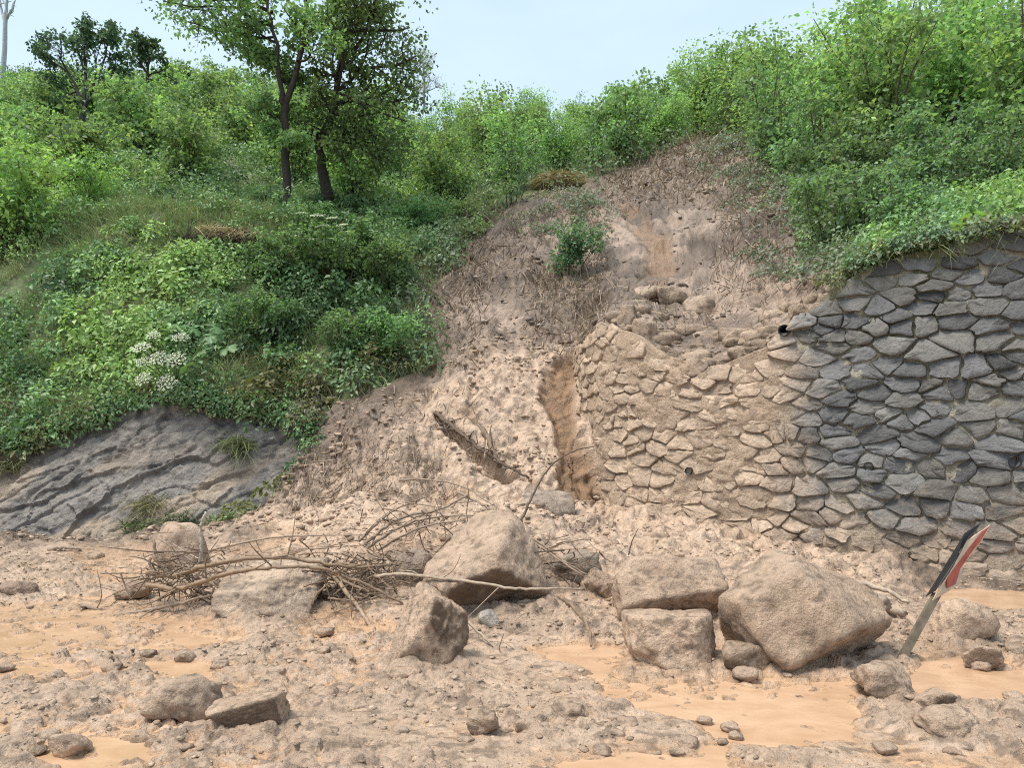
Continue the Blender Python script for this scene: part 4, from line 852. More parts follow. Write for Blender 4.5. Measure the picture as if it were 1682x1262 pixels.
# cut bank with dead straw on its rim, below the terrace
e = empty('brush_heap', hit(355, 412)); b = np.array(e.location); tag(e, 'dark heap of rotting twigs capped with pale dry straw on the terrace edge', 'brush heap')
h = Acc(); st = Acc()
for k in range(420):
    x = rng.uniform(-.8, .8); p0 = np.array([x, rng.normal(-.05, .12), rng.uniform(0, .42) * (1 - .3 * abs(x))]); d = unit(rng.normal(size=3) * [1, .6, .55]); tube(h, [p0, p0 + d * rng.uniform(.1, .35)], [.008, .005], 3, np.array([.07, .058, .052]) * rng.uniform(.5, 1.5), False)
n = 900; x = rng.uniform(-.3, .95, n); bl = np.stack([x, rng.normal(0, .12, n), .40 + rng.normal(0, .05, n) - .12 * x], 1); blades(st, bl, unit(rng.normal(size=(n, 3)) * [1, 1, .5]), rng.uniform(.1, .3, n), np.full(n, .012), jit((.36, .29, .15), n, .4), rng.uniform(.3, 1, n))
link('twigs', h.mesh('twigs', M_BARK), e); link('straw_cap', st.mesh('straw_cap', M_STRAW), e)
e = empty('moss_mound', hit(920, 305)); tag(e, 'yellow mossy mound with dry grass at the left edge of the slide', 'moss mound')
V, Fi = ico(4); q = V * [.7, .5, .30]; q = q * (1 + .25 * fbm(V, 2.2, 3, 300))[:, None]; link('earth', mesh_np('earth', q, Fi, M_EARTH, True, mixc((.16, .12, .06), (.25, .19, .075), fbm(V, 3, 3, 303) * .5 + .5)), e)
g = Acc(); n = 2600; dd = rand_dirs(n, .6); dd[:, 2] = abs(dd[:, 2]); blades(g, dd * [.68, .48, .29], unit(dd + rng.normal(size=(n, 3)) * .4), rng.uniform(.08, .3, n), np.full(n, .016), jit((.27, .235, .095), n, .45), rng.uniform(.2, .9, n)); link('dry_grass', g.mesh('dry_grass', M_STRAW), e)

# ------------------------------------------------------------------ boulders
def rock_V(seed, sub=4, planes=None, n_pl=12, rough=.05, sharp=26, hmin=.62):
    V, Fi = ico(sub); g = np.random.default_rng(seed); nn = unit(g.normal(size=(n_pl, 3))); h = g.uniform(hmin, 1.0, n_pl)
    nn = np.concatenate([nn, [[0, 0, 1], [0, 0, -1], [1, 0, 0], [-1, 0, 0], [0, 1, 0], [0, -1, 0]]]); h = np.concatenate([h, [.95] * 6])
    if planes: pn = unit(np.array([p[:3] for p in planes], float)); nn = np.concatenate([pn, nn]); h = np.concatenate([[p[3] for p in planes], h])
    dn = np.clip(V @ nn.T, 1e-3, None); r = ((h[None] / dn) ** -sharp).sum(1) ** (-1 / sharp)
    q = V * r[:, None]; off = seed * 3.7
    q = q + V * (rough * 1.2 * fbm(q + off, 1.7, 3, 0) + rough * .65 * fbm(q + off, 5, 3, 4) + rough * .5 * fbm(q + off, 13, 3, 8))[:, None]
    crk = np.clip(1 - np.abs(vnoise(q + off, 1.5, 3)) * 16, 0, 1) + .7 * np.clip(1 - np.abs(vnoise(q * [1, 1, 2.4] + off, 2.6, 7)) * 14, 0, 1)
    q = q * (1 - .03 * crk)[:, None]
    return q, Fi
def place_rock(name, seed, x0, x1, ytop, ybase, label, cat='boulder', depth=.8, planes=None, gz=None, bury=.14, col_=None, sub=4, rough=.05, rz=0., group=None, Yf=None, n_pl=12, toned=None, sharp=28, parent=None):
    """a boulder that spans x0..x1 and ytop..ybase in the photograph, resting on the ground where its foot is seen"""
    xm = (x0 + x1) / 2; 
    if Yf is None: Yf = hit(xm, ybase)[1]
    wdt = (x1 - x0) / F * Yf * 1.0; dp = wdt * depth; Yc = Yf + dp * .45; s = Yc / Yf
    wdt *= 1 + .25 * (s - 1); zt = CZ + (HY - ytop) / F * (Yf + dp * .35); zb = CZ + (HY - ybase) / F * Yf; hgt = max(zt - zb, .03); zb -= hgt * bury
    q, Fi = rock_V(seed, sub, planes, n_pl, rough, sharp)
    if rz: q = q @ np.array([[math.cos(rz), math.sin(rz), 0], [-math.sin(rz), math.cos(rz), 0], [0, 0, 1]])
    lo, hi = q.min(0), q.max(0); q = (q - (lo + hi) / 2) / (hi - lo) * [wdt, dp, zt - zb]
    ctr = np.array([(xm - CX) / F * (Yf + dp * .25), Yc, (zt + zb) / 2]); loc = np.array([ctr[0], ctr[1], zb])
    q = q + (ctr - loc)
    wq = q + loc; n = fbm(wq, 2.2, 3, 400 + seed % 50) * .5 + .5; n2_ = fbm(wq, 9, 3, 405) * .5 + .5
    hv = ((seed * 37) % 11) / 10.; a = np.array((.60, .435, .315)) * (1 - .14 * hv); b = np.array((.40, .275, .19)) * (1.08 - .25 * hv)
    if col_: a, b = col_
    c = mixc(b, a, np.clip(n * .8 + n2_ * .5 - .1, 0, 1)); sp = sstep(.66, .85, fbm(wq, 26, 2, 410) * .5 + .5); c = c * (1 - .45 * sp[:, None])
    if toned:                                             # darker mud-free face; on some boulders this paints in their shaded side
        fn = np.cross(q[Fi[:, 1]] - q[Fi[:, 0]], q[Fi[:, 2]] - q[Fi[:, 0]]); vn = np.zeros_like(q); [np.add.at(vn, Fi[:, k_], fn) for k_ in range(3)]; f = sstep(toned[3] - .12, toned[3] + .12, unit(vn) @ unit(np.array(toned[:3])) + .12 * fbm(q, 5, 2, 415))
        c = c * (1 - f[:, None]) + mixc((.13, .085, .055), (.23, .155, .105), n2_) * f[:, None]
    o = link(name, mesh_np(name, q, Fi, M_ROCK, True, c)); o.location = loc; tag(o, label, cat, group)
    return o
GREYR = ((.46, .34, .25), (.32, .23, .16))
place_rock('boulder', 1, 1182, 1478, 914, 1112, 'largest brown boulder, smooth and wedge shaped, left of the leaning sign', depth=.85, bury=.3, planes=[(-.1, -1, .35, .72), (.55, -.5, .75, .62), (-.55, -.1, .9, .72), (.5, -.6, -.62, .66), (-1, -.3, -.2, .82)], n_pl=5, col_=((.52, .375, .27), (.34, .24, .165)), sub=5, rough=.035)
place_rock('boulder', 2, 1004, 1194, 914, 1032, 'broad muddy boulder behind the flat squared block', depth=.9, planes=[(0, -.75, .65, .7), (0, .3, 1, .8), (.2, -.9, -.4, .75)], n_pl=6, sub=5, rough=.045)
place_rock('boulder', 3, 1029, 1189, 1008, 1110, 'squared pale block in front of the broad muddy boulder', depth=.8, planes=[(0, -1, .25, .7), (0, .1, 1, .75), (.9, -.4, .1, .8), (-.85, -.5, .1, .85)], n_pl=4, sub=5, rough=.04)
place_rock('rock', 4, 1186, 1270, 1056, 1111, 'small grey rock wedged between the squared block and largest boulder', 'rock', col_=GREYR, n_pl=9)
place_rock('rock', 5, 1206, 1246, 1098, 1124, 'fist sized rock in front of the wedged grey rock', 'rock', sub=3)
place_rock('boulder', 6, 638, 770, 962, 1104, 'pointed boulder standing in front of the branch pile', depth=.9, planes=[(-.65, -.5, .55, .62), (.75, -.6, .3, .66), (.1, -1, -.1, .8), (.5, 0, .9, .7), (-.9, 0, .5, .75)], n_pl=4, sub=5, toned=(.75, -.6, -.1, .86), rough=.045)  # right-hand face coloured dark as its shaded side
place_rock('boulder', 7, 688, 912, 846, 1022, 'large tilted slab boulder with dark brown underside at centre', depth=.9, planes=[(-.55, -.5, .8, .50), (.75, -.5, .35, .62), (.25, -.8, -.55, .55), (.0, -1, .0, .75), (.9, .2, .3, .8)], n_pl=4, sub=5, toned=(.3, -.8, -.5, .78), rough=.045)  # underside colour holds both bare brown dirt and painted shade
place_rock('rock', 8, 783, 821, 1003, 1037, 'small whitish stone beneath the large tilted slab boulder', 'rock', col_=((.56, .5, .43), (.42, .35, .29)), sub=3, bury=.05, sharp=10)
place_rock('boulder', 9, 342, 526, 926, 1022, 'pale flat-topped boulder below the arching branches', depth=.8, planes=[(-.35, -.5, .8, .6), (.6, -.7, .4, .7), (-.3, -.9, .2, .8)], n_pl=6, sub=5, col_=((.60, .455, .34), (.44, .325, .235)))
place_rock('boulder', 10, 238, 338, 860, 948, 'rounded muddy boulder under the left end of the branch pile', depth=.9, n_pl=8, sharp=12, bury=.1)
place_rock('rock', 11, 334, 466, 1138, 1214, 'brick shaped rock with a dark clean front face lying in the mud', 'rock', depth=.6, planes=[(.25, -1, -.1, .45), (-.35, -.1, 1, .45), (.95, -.2, .1, .9), (-.3, -.3, 1, .55)], n_pl=2, sub=5, toned=(.25, -1, -.12, .62), rough=.03, sharp=26, rz=0)
place_rock('rock', 12, 74, 142, 1206, 1248, 'small rounded stone in the mud at the lower left corner', 'rock', sub=4)
place_rock('mud_heap', 13, 238, 352, 1112, 1192, 'low mound of clotted mud with a thin white stick', 'mud heap', depth=1.0, rough=.11, sharp=8, bury=.3, col_=((.55, .40, .29), (.38, .27, .19)))
place_rock('boulder', 14, 1530, 1634, 982, 1064, 'rounded muddy boulder right of the leaning sign', n_pl=9, sharp=12)
place_rock('rock', 15, 1588, 1650, 1062, 1102, 'flat rock near the right frame edge with a dark wedge face', 'rock', depth=.7, planes=[(-.5, -.8, .1, .6)], toned=(-.5, -.85, -.1, .7))
place_rock('rock', 16, 1414, 1512, 1092, 1158, 'rough muddy rock in the water in front of the sign', 'rock', rough=.08)
place_rock('rock', 17, 1504, 1574, 1136, 1174, 'angular rock with brown broken face beyond the lowest right lump', 'rock', depth=.7, planes=[(.3, -1, 0, .6)], toned=(.4, -1, -.1, .65))
place_rock('rock', 18, 1512, 1618, 1164, 1228, 'lumpy clod of mud and stone lowest on the right', 'rock', rough=.11, sharp=10)
place_rock('boulder', 19, 858, 948, 806, 878, 'grey boulder half buried at the foot of the mud stream', col_=((.42, .33, .26), (.27, .205, .155)), n_pl=9, Yf=8.6)
place_rock('rock', 21, 640, 720, 905, 968, 'brown block tucked under the branches left of the tilted slab', 'rock', col_=((.36, .275, .21), (.25, .19, .145)))
place_rock('rock', 22, 716, 790, 866, 905, 'rock at the top of the branch pile behind the tilted slab', 'rock')
place_rock('rock', 23, 900, 990, 905, 965, 'dark lumpy rock under the branch right of the tilted slab', 'rock', rough=.1, col_=((.36, .285, .22), (.22, .17, .13)))
place_rock('rock', 24, 955, 1010, 935, 985, 'crumbly rock between the tilted slab and the broad boulder', 'rock', rough=.1)
place_rock('rock', 25, 135, 166, 905, 922, 'small dark stone standing in the far left pool', 'rock', sub=3)
place_rock('rock', 29, 395, 435, 1005, 1024, 'dark pebble in front of the pale flat-topped boulder', 'rock', sub=3, col_=((.3, .22, .16), (.2, .15, .1)))
place_rock('rock', 30, 765, 820, 1170, 1218, 'muddy lump near the bottom centre of the mud', 'rock', rough=.12)
place_rock('rock', 31, 845, 895, 1180, 1212, 'muddy lump with a pale top right of the bottom centre lump', 'rock', rough=.12)
place_rock('rock', 32, 905, 970, 1155, 1190, 'brown lump of clotted mud above the bottom centre water', 'rock', rough=.12, col_=((.50, .36, .26), (.33, .23, .16)))
place_rock('rock', 33, 640, 690, 1098, 1122, 'small rock beside the foot of the pointed boulder', 'rock', sub=3)
place_rock('rock', 34, 0, 55, 955, 985, 'reddish brown lump at the left frame edge', 'rock', col_=((.38, .26, .19), (.27, .19, .14)))
place_rock('rock', 35, 180, 245, 950, 990, 'muddy rock left of the branch pile', 'rock', rough=.09)
# rubble along the broken top of the wall
RUBC = ((.48, .36, .265), (.24, .172, .122))
def rub_Y(x, y):
    h_ = hit(x, y)[1]; return float(max(h_, np.interp(x, PXD, Y5) - .45)) - .04
rub = [(1126, 484, 1176, 514, 'largest block lying on the broken wall top'), (1012, 500, 1056, 535, 'dark angular stone at the left shoulder of the broken wall'), (1040, 520, 1082, 572, 'grey stone leaning at the left end of the broken wall'), (1070, 568, 1116, 604, 'tilted stone with a dark hollow beneath it in the broken wall'), (1080, 470, 1132, 500, 'pale slab at the lip of the mud stream above the wall'),
       (1190, 540, 1240, 565, 'flat stone in the rubble above the collapsed wall'), (1300, 500, 1340, 528, 'stone left of the grey wall in the rubble above'), (1345, 482, 1376, 512, 'grey block at the corner where the intact wall begins'), (1255, 505, 1300, 532, 'pale stone beside the protruding drain pipe')]
for k, (x0, y0, x1, y1, lab) in enumerate(rub):
    place_rock('fallen_stone', 60 + k, x0, x1, y0, y1, lab, 'stone', depth=.9, n_pl=7, sharp=30, sub=4, rough=.09, group='stones loosened from the broken wall top', Yf=rub_Y((x0 + x1) / 2, y1), bury=.3, col_=RUBC)
for k in range(165):
    x = rnd.uniform(985, 1385); yt = float(np.interp(x, PXD, p5)); y = yt + rnd.uniform(-60, 10) * (1 if rnd.random() < .6 else .4); s_ = rnd.uniform(12, 54); zn = ['at the left shoulder of the broken wall', 'below the lip of the upper stream', 'in the middle of the wall collapse', 'beside the protruding drain pipe', 'where the intact grey wall begins'][int((x - 985) / 80.1)]
    place_rock('fallen_stone', 100 + k, x, x + s_, y - s_ * .19, y + s_ * .19, 'smaller muddy stone in the rubble ' + zn, 'stone', depth=.9, n_pl=7, sharp=28, sub=3, rough=.10, group='small stones ' + zn, Yf=rub_Y(x + s_ / 2, y + s_ * .22), bury=.25, col_=RUBC)
LM = [(100, 960, 'by the far left pool'), (260, 1130, 'round the low mud mound'), (400, 1180, 'round the brick shaped rock'), (300, 930, 'under the left of the branch pile'), (560, 960, 'under the right of the branch pile'), (700, 1040, 'round the pointed boulder'), (650, 860, 'at the back of the branch pile'), (850, 960, 'round the tilted slab boulder'), (1000, 870, 'at the left corner of the wall'), (1110, 1060, 'round the squared pale block'), (1200, 885, 'along the foot of the muddy wall'), (1400, 930, 'between the wall and the largest boulder'), (1500, 1060, 'round the sign post'), (1540, 1180, 'by the lowest right lump'), (870, 1190, 'round the bottom centre lumps'), (640, 1200, 'on the bottom mud between the left and centre lumps'), (1200, 1190, 'along the right hand water'), (100, 1220, 'near the lower left stone'), (1620, 1010, 'by the rounded boulder right of the sign'), (500, 1100, 'between the brick shaped rock and pointed boulder')]
def near_lm(x, y): return min(LM, key=lambda m: (m[0] - x) ** 2 + 2.5 * (m[1] - y) ** 2)[2]
for k in range(150):
    x = rnd.uniform(330, 1500); y = rnd.uniform(850, 975) if x > 420 else rnd.uniform(900, 990); s_ = rnd.uniform(14, 42)
    if poly_sd(x, y, [(1185, 905), (1480, 905), (1480, 1110), (1185, 1110)]) > 0: continue
    place_rock('mud_clod', 300 + k, x, x + s_, y - s_ * .55, y, 'lump of wet mud in the debris ' + near_lm(x, y), 'clod', depth=.9, n_pl=7, sharp=10, sub=2 if s_ < 24 else 3, rough=.10, group='mud lumps ' + near_lm(x, y), bury=.25)
for k in range(190):
    y = 1000 + 255 * rnd.random() ** 1.2; x = rnd.uniform(-20, 1690); s_ = rnd.uniform(14, 34) * (y / 1100)
    if max(poly_sd(x, y, q) for q in PUD) > 0 and rnd.random() < .9: continue
    if poly_sd(x, y, [(630, 960), (1480, 910), (1480, 1112), (630, 1112)]) > 0: continue
    place_rock('mud_clod', 500 + k, x, x + s_, y - s_ * .5, y, 'loose wet clod lying ' + near_lm(x, y), 'clod', depth=.9, n_pl=7, sharp=10, sub=2 if s_ < 24 else 3, rough=.12, group='loose clods ' + near_lm(x, y), bury=.3, col_=((.55, .40, .295), (.36, .255, .18)))
# fine crumbs, past counting
PRO = []
for k in range(8):
    q, Fi = rock_V(900 + k, 1, None, 6, .22, 30, .5); PRO.append((q * [1, 1, .8], Fi))
fpud = pud.reshape(-1)
def crumbs(name, weight, n, smin, smax, label, shades, pw=3.0):
    i, p = pick(weight, n); acc = Acc()
    for j, c in zip(i, p):
        q, Fi = PRO[rnd.randrange(8)]; s_ = smin + (smax - smin) * rnd.random() ** pw; a = rnd.uniform(0, 6.28)
        m = np.array([[math.cos(a), math.sin(a), 0], [-math.sin(a), math.cos(a), 0], [0, 0, 1]]); sh = np.array(shades[rnd.randrange(len(shades))]) * rnd.uniform(.8, 1.15)
        acc.add((q * [s_ * rnd.uniform(.9, 1.7), s_, s_ * rnd.uniform(.5, .9)]) @ m + c + flatN[j] * s_ * .02, T=Fi, C=sh)
    tag(link(name, acc.mesh(name, M_ROCK, False)), label, 'crumbs', kind='stuff')
clus = sstep(-.1, .5, fbm(flatG * [1, 1.4, 1], 1.3, 3, 420))
MS = [(.62, .465, .34), (.56, .41, .30), (.5, .36, .255), (.36, .26, .18)]
front = (fT > .9) & (fT < 3.95) & (fpx > -60) & (fpx < 1742)
crumbs('mud_crumbs', ar * front * (clus + .12) * (1 - .8 * fpud), 8000, .005, .024, 'small crumbs of mud strewn over the flooded road', MS)
fch = 1 - np.clip(chan + chan2, 0, 1).reshape(-1)
crumbs('mud_crumbs', ar * fch * ((fT > 3.3) & (fT < 5.1)) * fslide * inview * (fpx < 1010) * (clus + .2), 2200, .010, .055, 'crumbs of mud on the fan below the slide', MS)
crumbs('mud_crumbs', ar * fch * ((fT > 4.98) & (fT < 7)) * fslide * inview * (clus + .2), 450, .02, .09, 'clods and stones over the upper slide', [(.42, .335, .275), (.32, .25, .20), (.2, .15, .12)])
# ------------------------------------------------------------------ branches
def branch(pts, r0, label, group=None, r1=None, c=(.27, .20, .145), twigs=0, seed=0, n=None, name='branch', cat='branch'):
    """pts: (px, py, height above the ground there or None, distance)"""
    q = np.array([P(x, y, Y) for x, y, Y in pts]); b = q[0].copy(); b[2] -= r0; n = n or 6 * len(pts); sp = spline(q, n); g = np.random.default_rng(seed + 5)
    sp += g.normal(0, r0 * .22, sp.shape); rad = np.linspace(r0, r1 or r0 * .45, n) * g.uniform(.88, 1.12, n)
    a = Acc(); cc = np.array(c); tube(a, sp - b, rad, 7, cc, True)
    tw = Acc()
    for k in range(twigs):
        i = g.integers(2, n - 2); d = unit(g.normal(size=3) + [0, -.4, -.15]); ln = g.uniform(.10, .4)
        tube(tw, spline([sp[i] - b, sp[i] - b + d * ln * .5 + g.normal(0, .02, 3), sp[i] - b + d * ln + g.normal(0, .05, 3)], 5), np.linspace(rad[i] * .45, .003, 5), 4, cc * g.uniform(.7, 1.1), False)
    a.C = [x * g.uniform(.85, 1.15, (len(x), 1)).astype(np.float32) for x in a.C]
    o = link(name, a.mesh(name, M_WOOD, True)); o.location = b; tag(o, label, cat, group)
    if twigs: tag(link('twigs', tw.mesh('twigs', M_WOOD), o), kind='stuff')
    return o
BR = (.24, .165, .108)
branch([(240, 941, 6.5), (285, 947, 6.4), (330, 933, 6.25), (390, 920, 6.1), (460, 916, 6.05), (530, 925, 6.1), (580, 932, 6.2), (640, 930, 6.4)], .024, 'long arching branch forming the top of the branch pile', c=BR, twigs=8, seed=1)
branch([(240, 960, 6.3), (290, 967, 6.2), (350, 950, 6.05), (410, 936, 5.95), (470, 932, 5.92), (520, 933, 5.95), (560, 945, 6.05), (610, 965, 6.1), (662, 992, 6.1)], .022, 'second arching branch just beneath the topmost arch of the pile', c=BR, twigs=10, seed=2)
branch([(200, 1010, 6.3), (260, 1000, 6.3), (330, 982, 6.3), (392, 966, 6.35)], .018, 'straight branch lying low at the left foot of the branch pile', c=(.30, .22, .16), twigs=4, seed=3)
branch([(528, 930, 6.5), (560, 962, 6.3), (590, 1000, 6.0), (612, 1032, 5.75), (632, 1060, 5.6), (640, 1090, 5.4)], .02, 'pale branch sloping down from the pile to the pointed boulder', c=(.32, .23, .155), twigs=3, seed=4)
branch([(545, 940, 6.4), (580, 962, 6.3), (625, 980, 6.25), (662, 990, 6.2)], .016, 'pale short branch leaning right out of the pile', c=(.30, .215, .145), seed=5)
branch([(615, 948, 6.25), (660, 943, 6.1), (720, 950, 5.85), (780, 957, 5.6), (840, 967, 5.5), (900, 968, 5.5), (960, 968, 5.7)], .016, 'long thin branch lying across the dark face of the tilted slab boulder', c=(.36, .28, .21), twigs=3, seed=6)
branch([(920, 980, 5.6), (945, 1002, 5.5), (965, 1030, 5.4), (972, 1062, 5.3)], .017, 'hooked branch hanging down right of the tilted slab boulder', c=BR, r1=.010, seed=7)
branch([(768, 1022, 5.4), (795, 1048, 5.3), (835, 1082, 5.15), (882, 1118, 4.85)], .011, 'thin branch in the mud running right from the pointed boulder', c=(.36, .28, .21), twigs=4, seed=8)
branch([(856, 858, 7.6), (870, 825, 7.7), (890, 785, 7.9), (915, 757, 8.1), (945, 740, 8.3), (975, 734, 8.5)], .016, 'dark thin branch curving up alone against the mud fan', c=(.12, .085, .06), r1=.006, seed=9)
branch([(328, 928, 6.75), (331, 895, 6.75), (329, 868, 6.75), (338, 840, 6.75)], .017, 'pale upright stick at the left of the branch pile', c=(.50, .42, .34), r1=.009, twigs=2, seed=10)
branch([(252, 890, 7.0), (258, 915, 6.95), (272, 935, 6.9), (290, 948, 6.85)], .014, 'dark bent branch over the rounded boulder of the pile', c=(.20, .15, .11), twigs=2, seed=11)
branch([(262, 885, 7.0), (290, 905, 6.95), (325, 928, 6.9)], .010, 'thin twig crossing the rounded boulder of the pile', c=(.28, .22, .165), seed=12)
branch([(345, 905, 7.4), (400, 892, 7.5), (460, 882, 7.6), (520, 880, 7.7), (600, 879, 7.7)], .014, 'thin straight branch along the back of the pile over the pool', c=(.34, .25, .18), twigs=3, seed=13)
for k, q in enumerate([[(600, 895, 7.2), (630, 868, 7.3), (670, 848, 7.4), (720, 838, 7.5), (770, 812, 7.8)], [(605, 900, 7.1), (650, 870, 7.1), (700, 852, 7.1), (760, 848, 7.1), (815, 847, 7.1)], [(620, 905, 7.0), (665, 878, 7.0), (710, 862, 7.0), (765, 855, 7.0)], [(590, 890, 7.3), (625, 855, 7.4), (660, 832, 7.6), (705, 815, 7.9)], [(750, 808, 7.9), (790, 828, 7.7), (825, 850, 7.5), (852, 862, 7.3)], [(655, 790, 8.6), (700, 788, 8.5), (760, 800, 8.2), (810, 830, 7.8)], [(780, 845, 7.3), (840, 870, 6.9), (890, 900, 6.5), (955, 945, 6.1)], [(868, 880, 6.8), (905, 905, 6.5), (930, 925, 6.3), (965, 945, 6.2)]]):
    branch(q, .015 if k else .02, ['thickest of the upper branches fanning towards the slope', 'upper branch lying level behind the tilted slab', 'lower short branch of the upper fan', 'leftmost branch of the upper fan', 'branch bending down onto the top of the tilted slab', 'long twig reaching back over the mud fan', 'branch crossing the upper right flank of the tilted slab', 'short branch at the right shoulder of the tilted slab'][k], 'branches fanning above the tilted slab', c=(.25, .185, .135), twigs=4, seed=20 + k)
tw_px = []
for k in range(150):
    x = rnd.uniform(245, 690); y = rnd.uniform(905, 985)
    if rnd.random() < .5: x = rnd.uniform(530, 690); y = rnd.uniform(915, 1000); Y_ = 6.4 - (y - 935) * .006 + (.3 if x > 540 else 0)
    dx, dy = rnd.uniform(-45, 45), rnd.uniform(-12, 40); branch([(x, y, Y_), (x + dx * .5 + rnd.uniform(-8, 8), y + dy * .5, Y_ - .05), (x + dx, y + dy, Y_ - .1)], rnd.uniform(.006, .012), 'short twig tangled into the ' + ('left' if x < 420 else ('middle' if x < 550 else 'right')) + ' part of the branch pile', 'twigs in the ' + ('left' if x < 420 else ('middle' if x < 550 else 'right')) + ' part of the pile', c=np.array([.2, .142, .097]) * rnd.uniform(.5, 1.4), seed=60 + k, n=8, name='twig', cat='twig')
branch([(285, 1112, 4.72), (285, 1135, 4.7), (285, 1172, 4.7)], .006, 'thin white stick standing upright in the low mud mound', c=(.6, .54, .47), seed=40, name='stick', cat='stick')
branch([(134, 994, 6.5), (165, 1003, 6.45), (200, 1015, 6.4)], .02, 'short dark branch stub lying left of the pile', c=(.24, .18, .135), twigs=3, seed=41)
branch([(82, 902, 9.2), (110, 900, 9.2), (134, 903, 9.2)], .03, 'piece of driftwood at the edge of the far left pool', c=(.33, .25, .19), seed=42)
branch([(165, 942, 6.9), (200, 942, 6.9), (240, 943, 6.9)], .010, 'thin level twig sticking out of the left end of the pile', c=(.25, .19, .14), seed=43)
branch([(1368, 955, 6.3), (1420, 962, 6.2), (1465, 975, 6.1), (1492, 992, 6.0)], .03, 'muddy log lying behind the largest boulder', c=(.40, .31, .235), seed=44, name='log', cat='log')
branch([(1400, 968, 6.15), (1435, 980, 6.0), (1470, 1003, 5.9), (1485, 1008, 5.9)], .05, 'thicker muddy log stump just above the largest boulder', c=(.38, .295, .225), seed=45, name='log', cat='log', r1=.03)
branch([(1505, 1064, 5.3), (1530, 1076, 5.2), (1562, 1080, 5.2)], .014, 'curved stick in the mud just right of the sign post', c=(.27, .2, .15), seed=46, name='stick', cat='stick')
for k, (x0, y0, x1, y1) in enumerate([(1320, 520, 1400, 440), (1330, 530, 1395, 450), (1312, 515, 1370, 455)]):
    branch([(x0, y0, 9.5), ((x0 + x1) / 2 - 8, (y0 + y1) / 2 - 4, 9.9), (x1, y1, 10.4)], .013, ['uppermost of the bare stems sagging over the broken wall', 'lowest of the bare stems sagging over the broken wall', 'shortest of the bare stems sagging over the broken wall'][k], 'bare stems over the broken wall', c=(.33, .28, .22), twigs=4, seed=50 + k, name='stem', cat='stem')
branch([(1605, 345, 10.0), (1635, 315, 10.4), (1665, 300, 10.7)], .03, 'dark fallen stem in the weeds above the wall', c=(.08, .065, .055), twigs=5, seed=55, name='stem', cat='stem')

def on_fan(px, py, off): h_ = hit(px, py); return (px, py, h_[1] - off)
branch([on_fan(716, 680, .1), on_fan(745, 702, .18), on_fan(785, 735, .2), on_fan(825, 762, .2), on_fan(868, 786, .15)], .035, 'thick dark root lying along the hollow in the mud fan', c=(.11, .078, .055), twigs=14, seed=90, name='root', cat='root')
branch([on_fan(778, 690, .05), on_fan(798, 716, .25), on_fan(812, 748, .22), on_fan(822, 768, .1)], .05, 'short broad dark root bending down over the hollow', c=(.17, .12, .085), twigs=3, seed=91, name='root', cat='root')
branch([on_fan(806, 698, .1), on_fan(800, 725, .3), on_fan(796, 752, .3)], .012, 'thin pale root hanging before the hollow', c=(.42, .32, .23), seed=92, name='root', cat='root')
rt = Acc()
for k in range(850):
    u = rnd.random()
    if u < .35: x = rnd.gauss(600, 55); y = rnd.gauss(950, 26); Y_ = 6.55
    elif u < .55: x = rnd.gauss(300, 45); y = rnd.gauss(945, 24); Y_ = 6.55
    elif u < .75: x = rnd.uniform(260, 690); y = rnd.gauss(945, 20); Y_ = 6.6
    elif u < .83: x = rnd.gauss(680, 55); y = rnd.gauss(865, 22); Y_ = 7.3
    elif u < .95: x = rnd.gauss(605, 45); y = rnd.gauss(975, 18); Y_ = 6.35
    else: x = rnd.gauss(930, 30); y = rnd.gauss(930, 25); Y_ = 6.5
    p0 = P(x, y, Y_ + rnd.uniform(-.25, .15)); v = np.array([rnd.gauss(0, .2), rnd.gauss(0, .1), rnd.gauss(-.06, .09)])
    tube(rt, spline([p0, p0 + v * .5 + rng.normal(0, .02, 3), p0 + v], 5), np.array([1, .95, .8, .6, .3]) * rnd.choice([.004, .005, .008]), 3, np.array([.18, .125, .085]) * rnd.uniform(.5, 1.5), False)
tag(link('root_tangle', rt.mesh('root_tangle', M_WOOD)), 'tangle of fine muddy roots and brush packed into the branch pile', 'brushwood', kind='stuff')
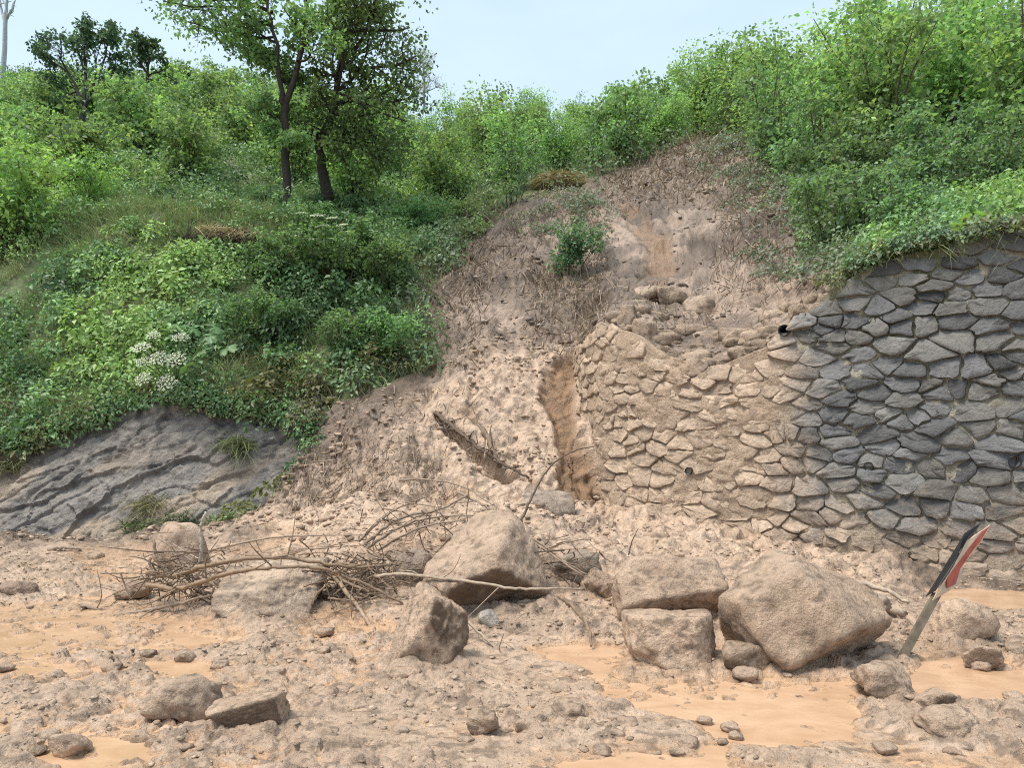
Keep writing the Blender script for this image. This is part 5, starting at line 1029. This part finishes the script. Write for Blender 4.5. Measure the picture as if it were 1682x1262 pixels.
# ------------------------------------------------------------------ the bent road sign
M_POST = plain('sign_post_metal', (.16, .13, .09), .6, .1, .45, 9); M_DARK = plain('sign_back', (.012, .012, .014), .4); M_WHITE = plain('sign_cream', (.56, .47, .36), .6, vary=.3, vscale=11); M_RED = plain('sign_red', (.40, .10, .08), .6, vary=.35, vscale=10)
sy = 4.98; e = empty('road_sign', P(1480, 1092, sy)); b = np.array(e.location); tag(e, 'leaning bent road sign, black on one side with red and cream stripes on the other', 'road sign')
def plate(name, pts, thick, mat):
    top = np.array([P(x, y, Y) for x, y, Y in pts]) - b; bm = bmesh.new(); f = bm.faces.new([bm.verts.new(v) for v in top]); f.normal_update(); nn = f.normal.copy()
    r_ = bmesh.ops.extrude_face_region(bm, geom=[f]); s_ = -1 if nn.y < 0 else 1
    for v in r_['geom']:
        if isinstance(v, bmesh.types.BMVert): v.co += nn * (-thick if nn.y < 0 else thick)
    bmesh.ops.recalc_face_normals(bm, faces=bm.faces[:]); me = bpy.data.meshes.new(name); bm.to_mesh(me); bm.free(); me.materials.append(mat); return link(name, me, e)
plate('post', [(1471, 1091, sy), (1486, 1091, sy), (1548, 976, sy + .12), (1535, 974, sy + .12)], .03, M_POST)
plate('back_panel', [(1521, 981, sy + .17), (1537, 956, sy + .15), (1554, 928, sy + .16), (1573, 897, sy + .18), (1585, 877, sy + .20), (1612, 860, sy + .26), (1590, 884, sy + .12), (1572, 918, sy + .09), (1559, 941, sy + .08), (1537, 971, sy + .08)], .004, M_DARK)
plate('front_panel', [(1532, 987, sy + .085), (1540, 972, sy + .082), (1562, 939, sy + .082), (1588, 889, sy + .122), (1614, 872, sy + .2), (1626, 863, sy + .24), (1613, 889, sy + .26), (1582, 929, sy + .22), (1579, 953, sy + .2), (1570, 965, sy + .16)], .004, M_WHITE)
plate('red_stripe', [(1556, 950, sy + .098), (1568, 931, sy + .105), (1594, 898, sy + .15), (1611, 877, sy + .19), (1625, 865, sy + .225), (1610, 891, sy + .235), (1580, 925, sy + .20), (1575, 943, sy + .178), (1570, 960, sy + .152), (1556, 967, sy + .112)], .006, M_RED)
# pale rag on the slide edge, a small crumpled sheet
g = np.random.default_rng(8); u, v = np.meshgrid(np.linspace(0, 1, 12), np.linspace(0, 1, 12)); q = np.stack([(u * .5 - .25) * (1 - .4 * v) + .06 * np.sin(v * 7), .35 * v + .05 * np.sin(u * 9 + v * 4), v * .12 + .05 * np.sin(v * 8 + u * 7)], -1).reshape(-1, 3)
gi = np.arange(144).reshape(12, 12); gq = np.stack([gi[:-1, :-1], gi[:-1, 1:], gi[1:, 1:], gi[1:, :-1]], -1).reshape(-1, 4)
o = link('scrap', mesh_np('scrap', q, gq, plain('scrap_white', (.55, .54, .53), .7), True)); o.location = hit(1240, 300) + [0, -.1, 0]; so = o.modifiers.new('thick', 'SOLIDIFY'); so.thickness = .01; tag(o, 'small whitish rag lying at the right edge of the upper slide', 'scrap')
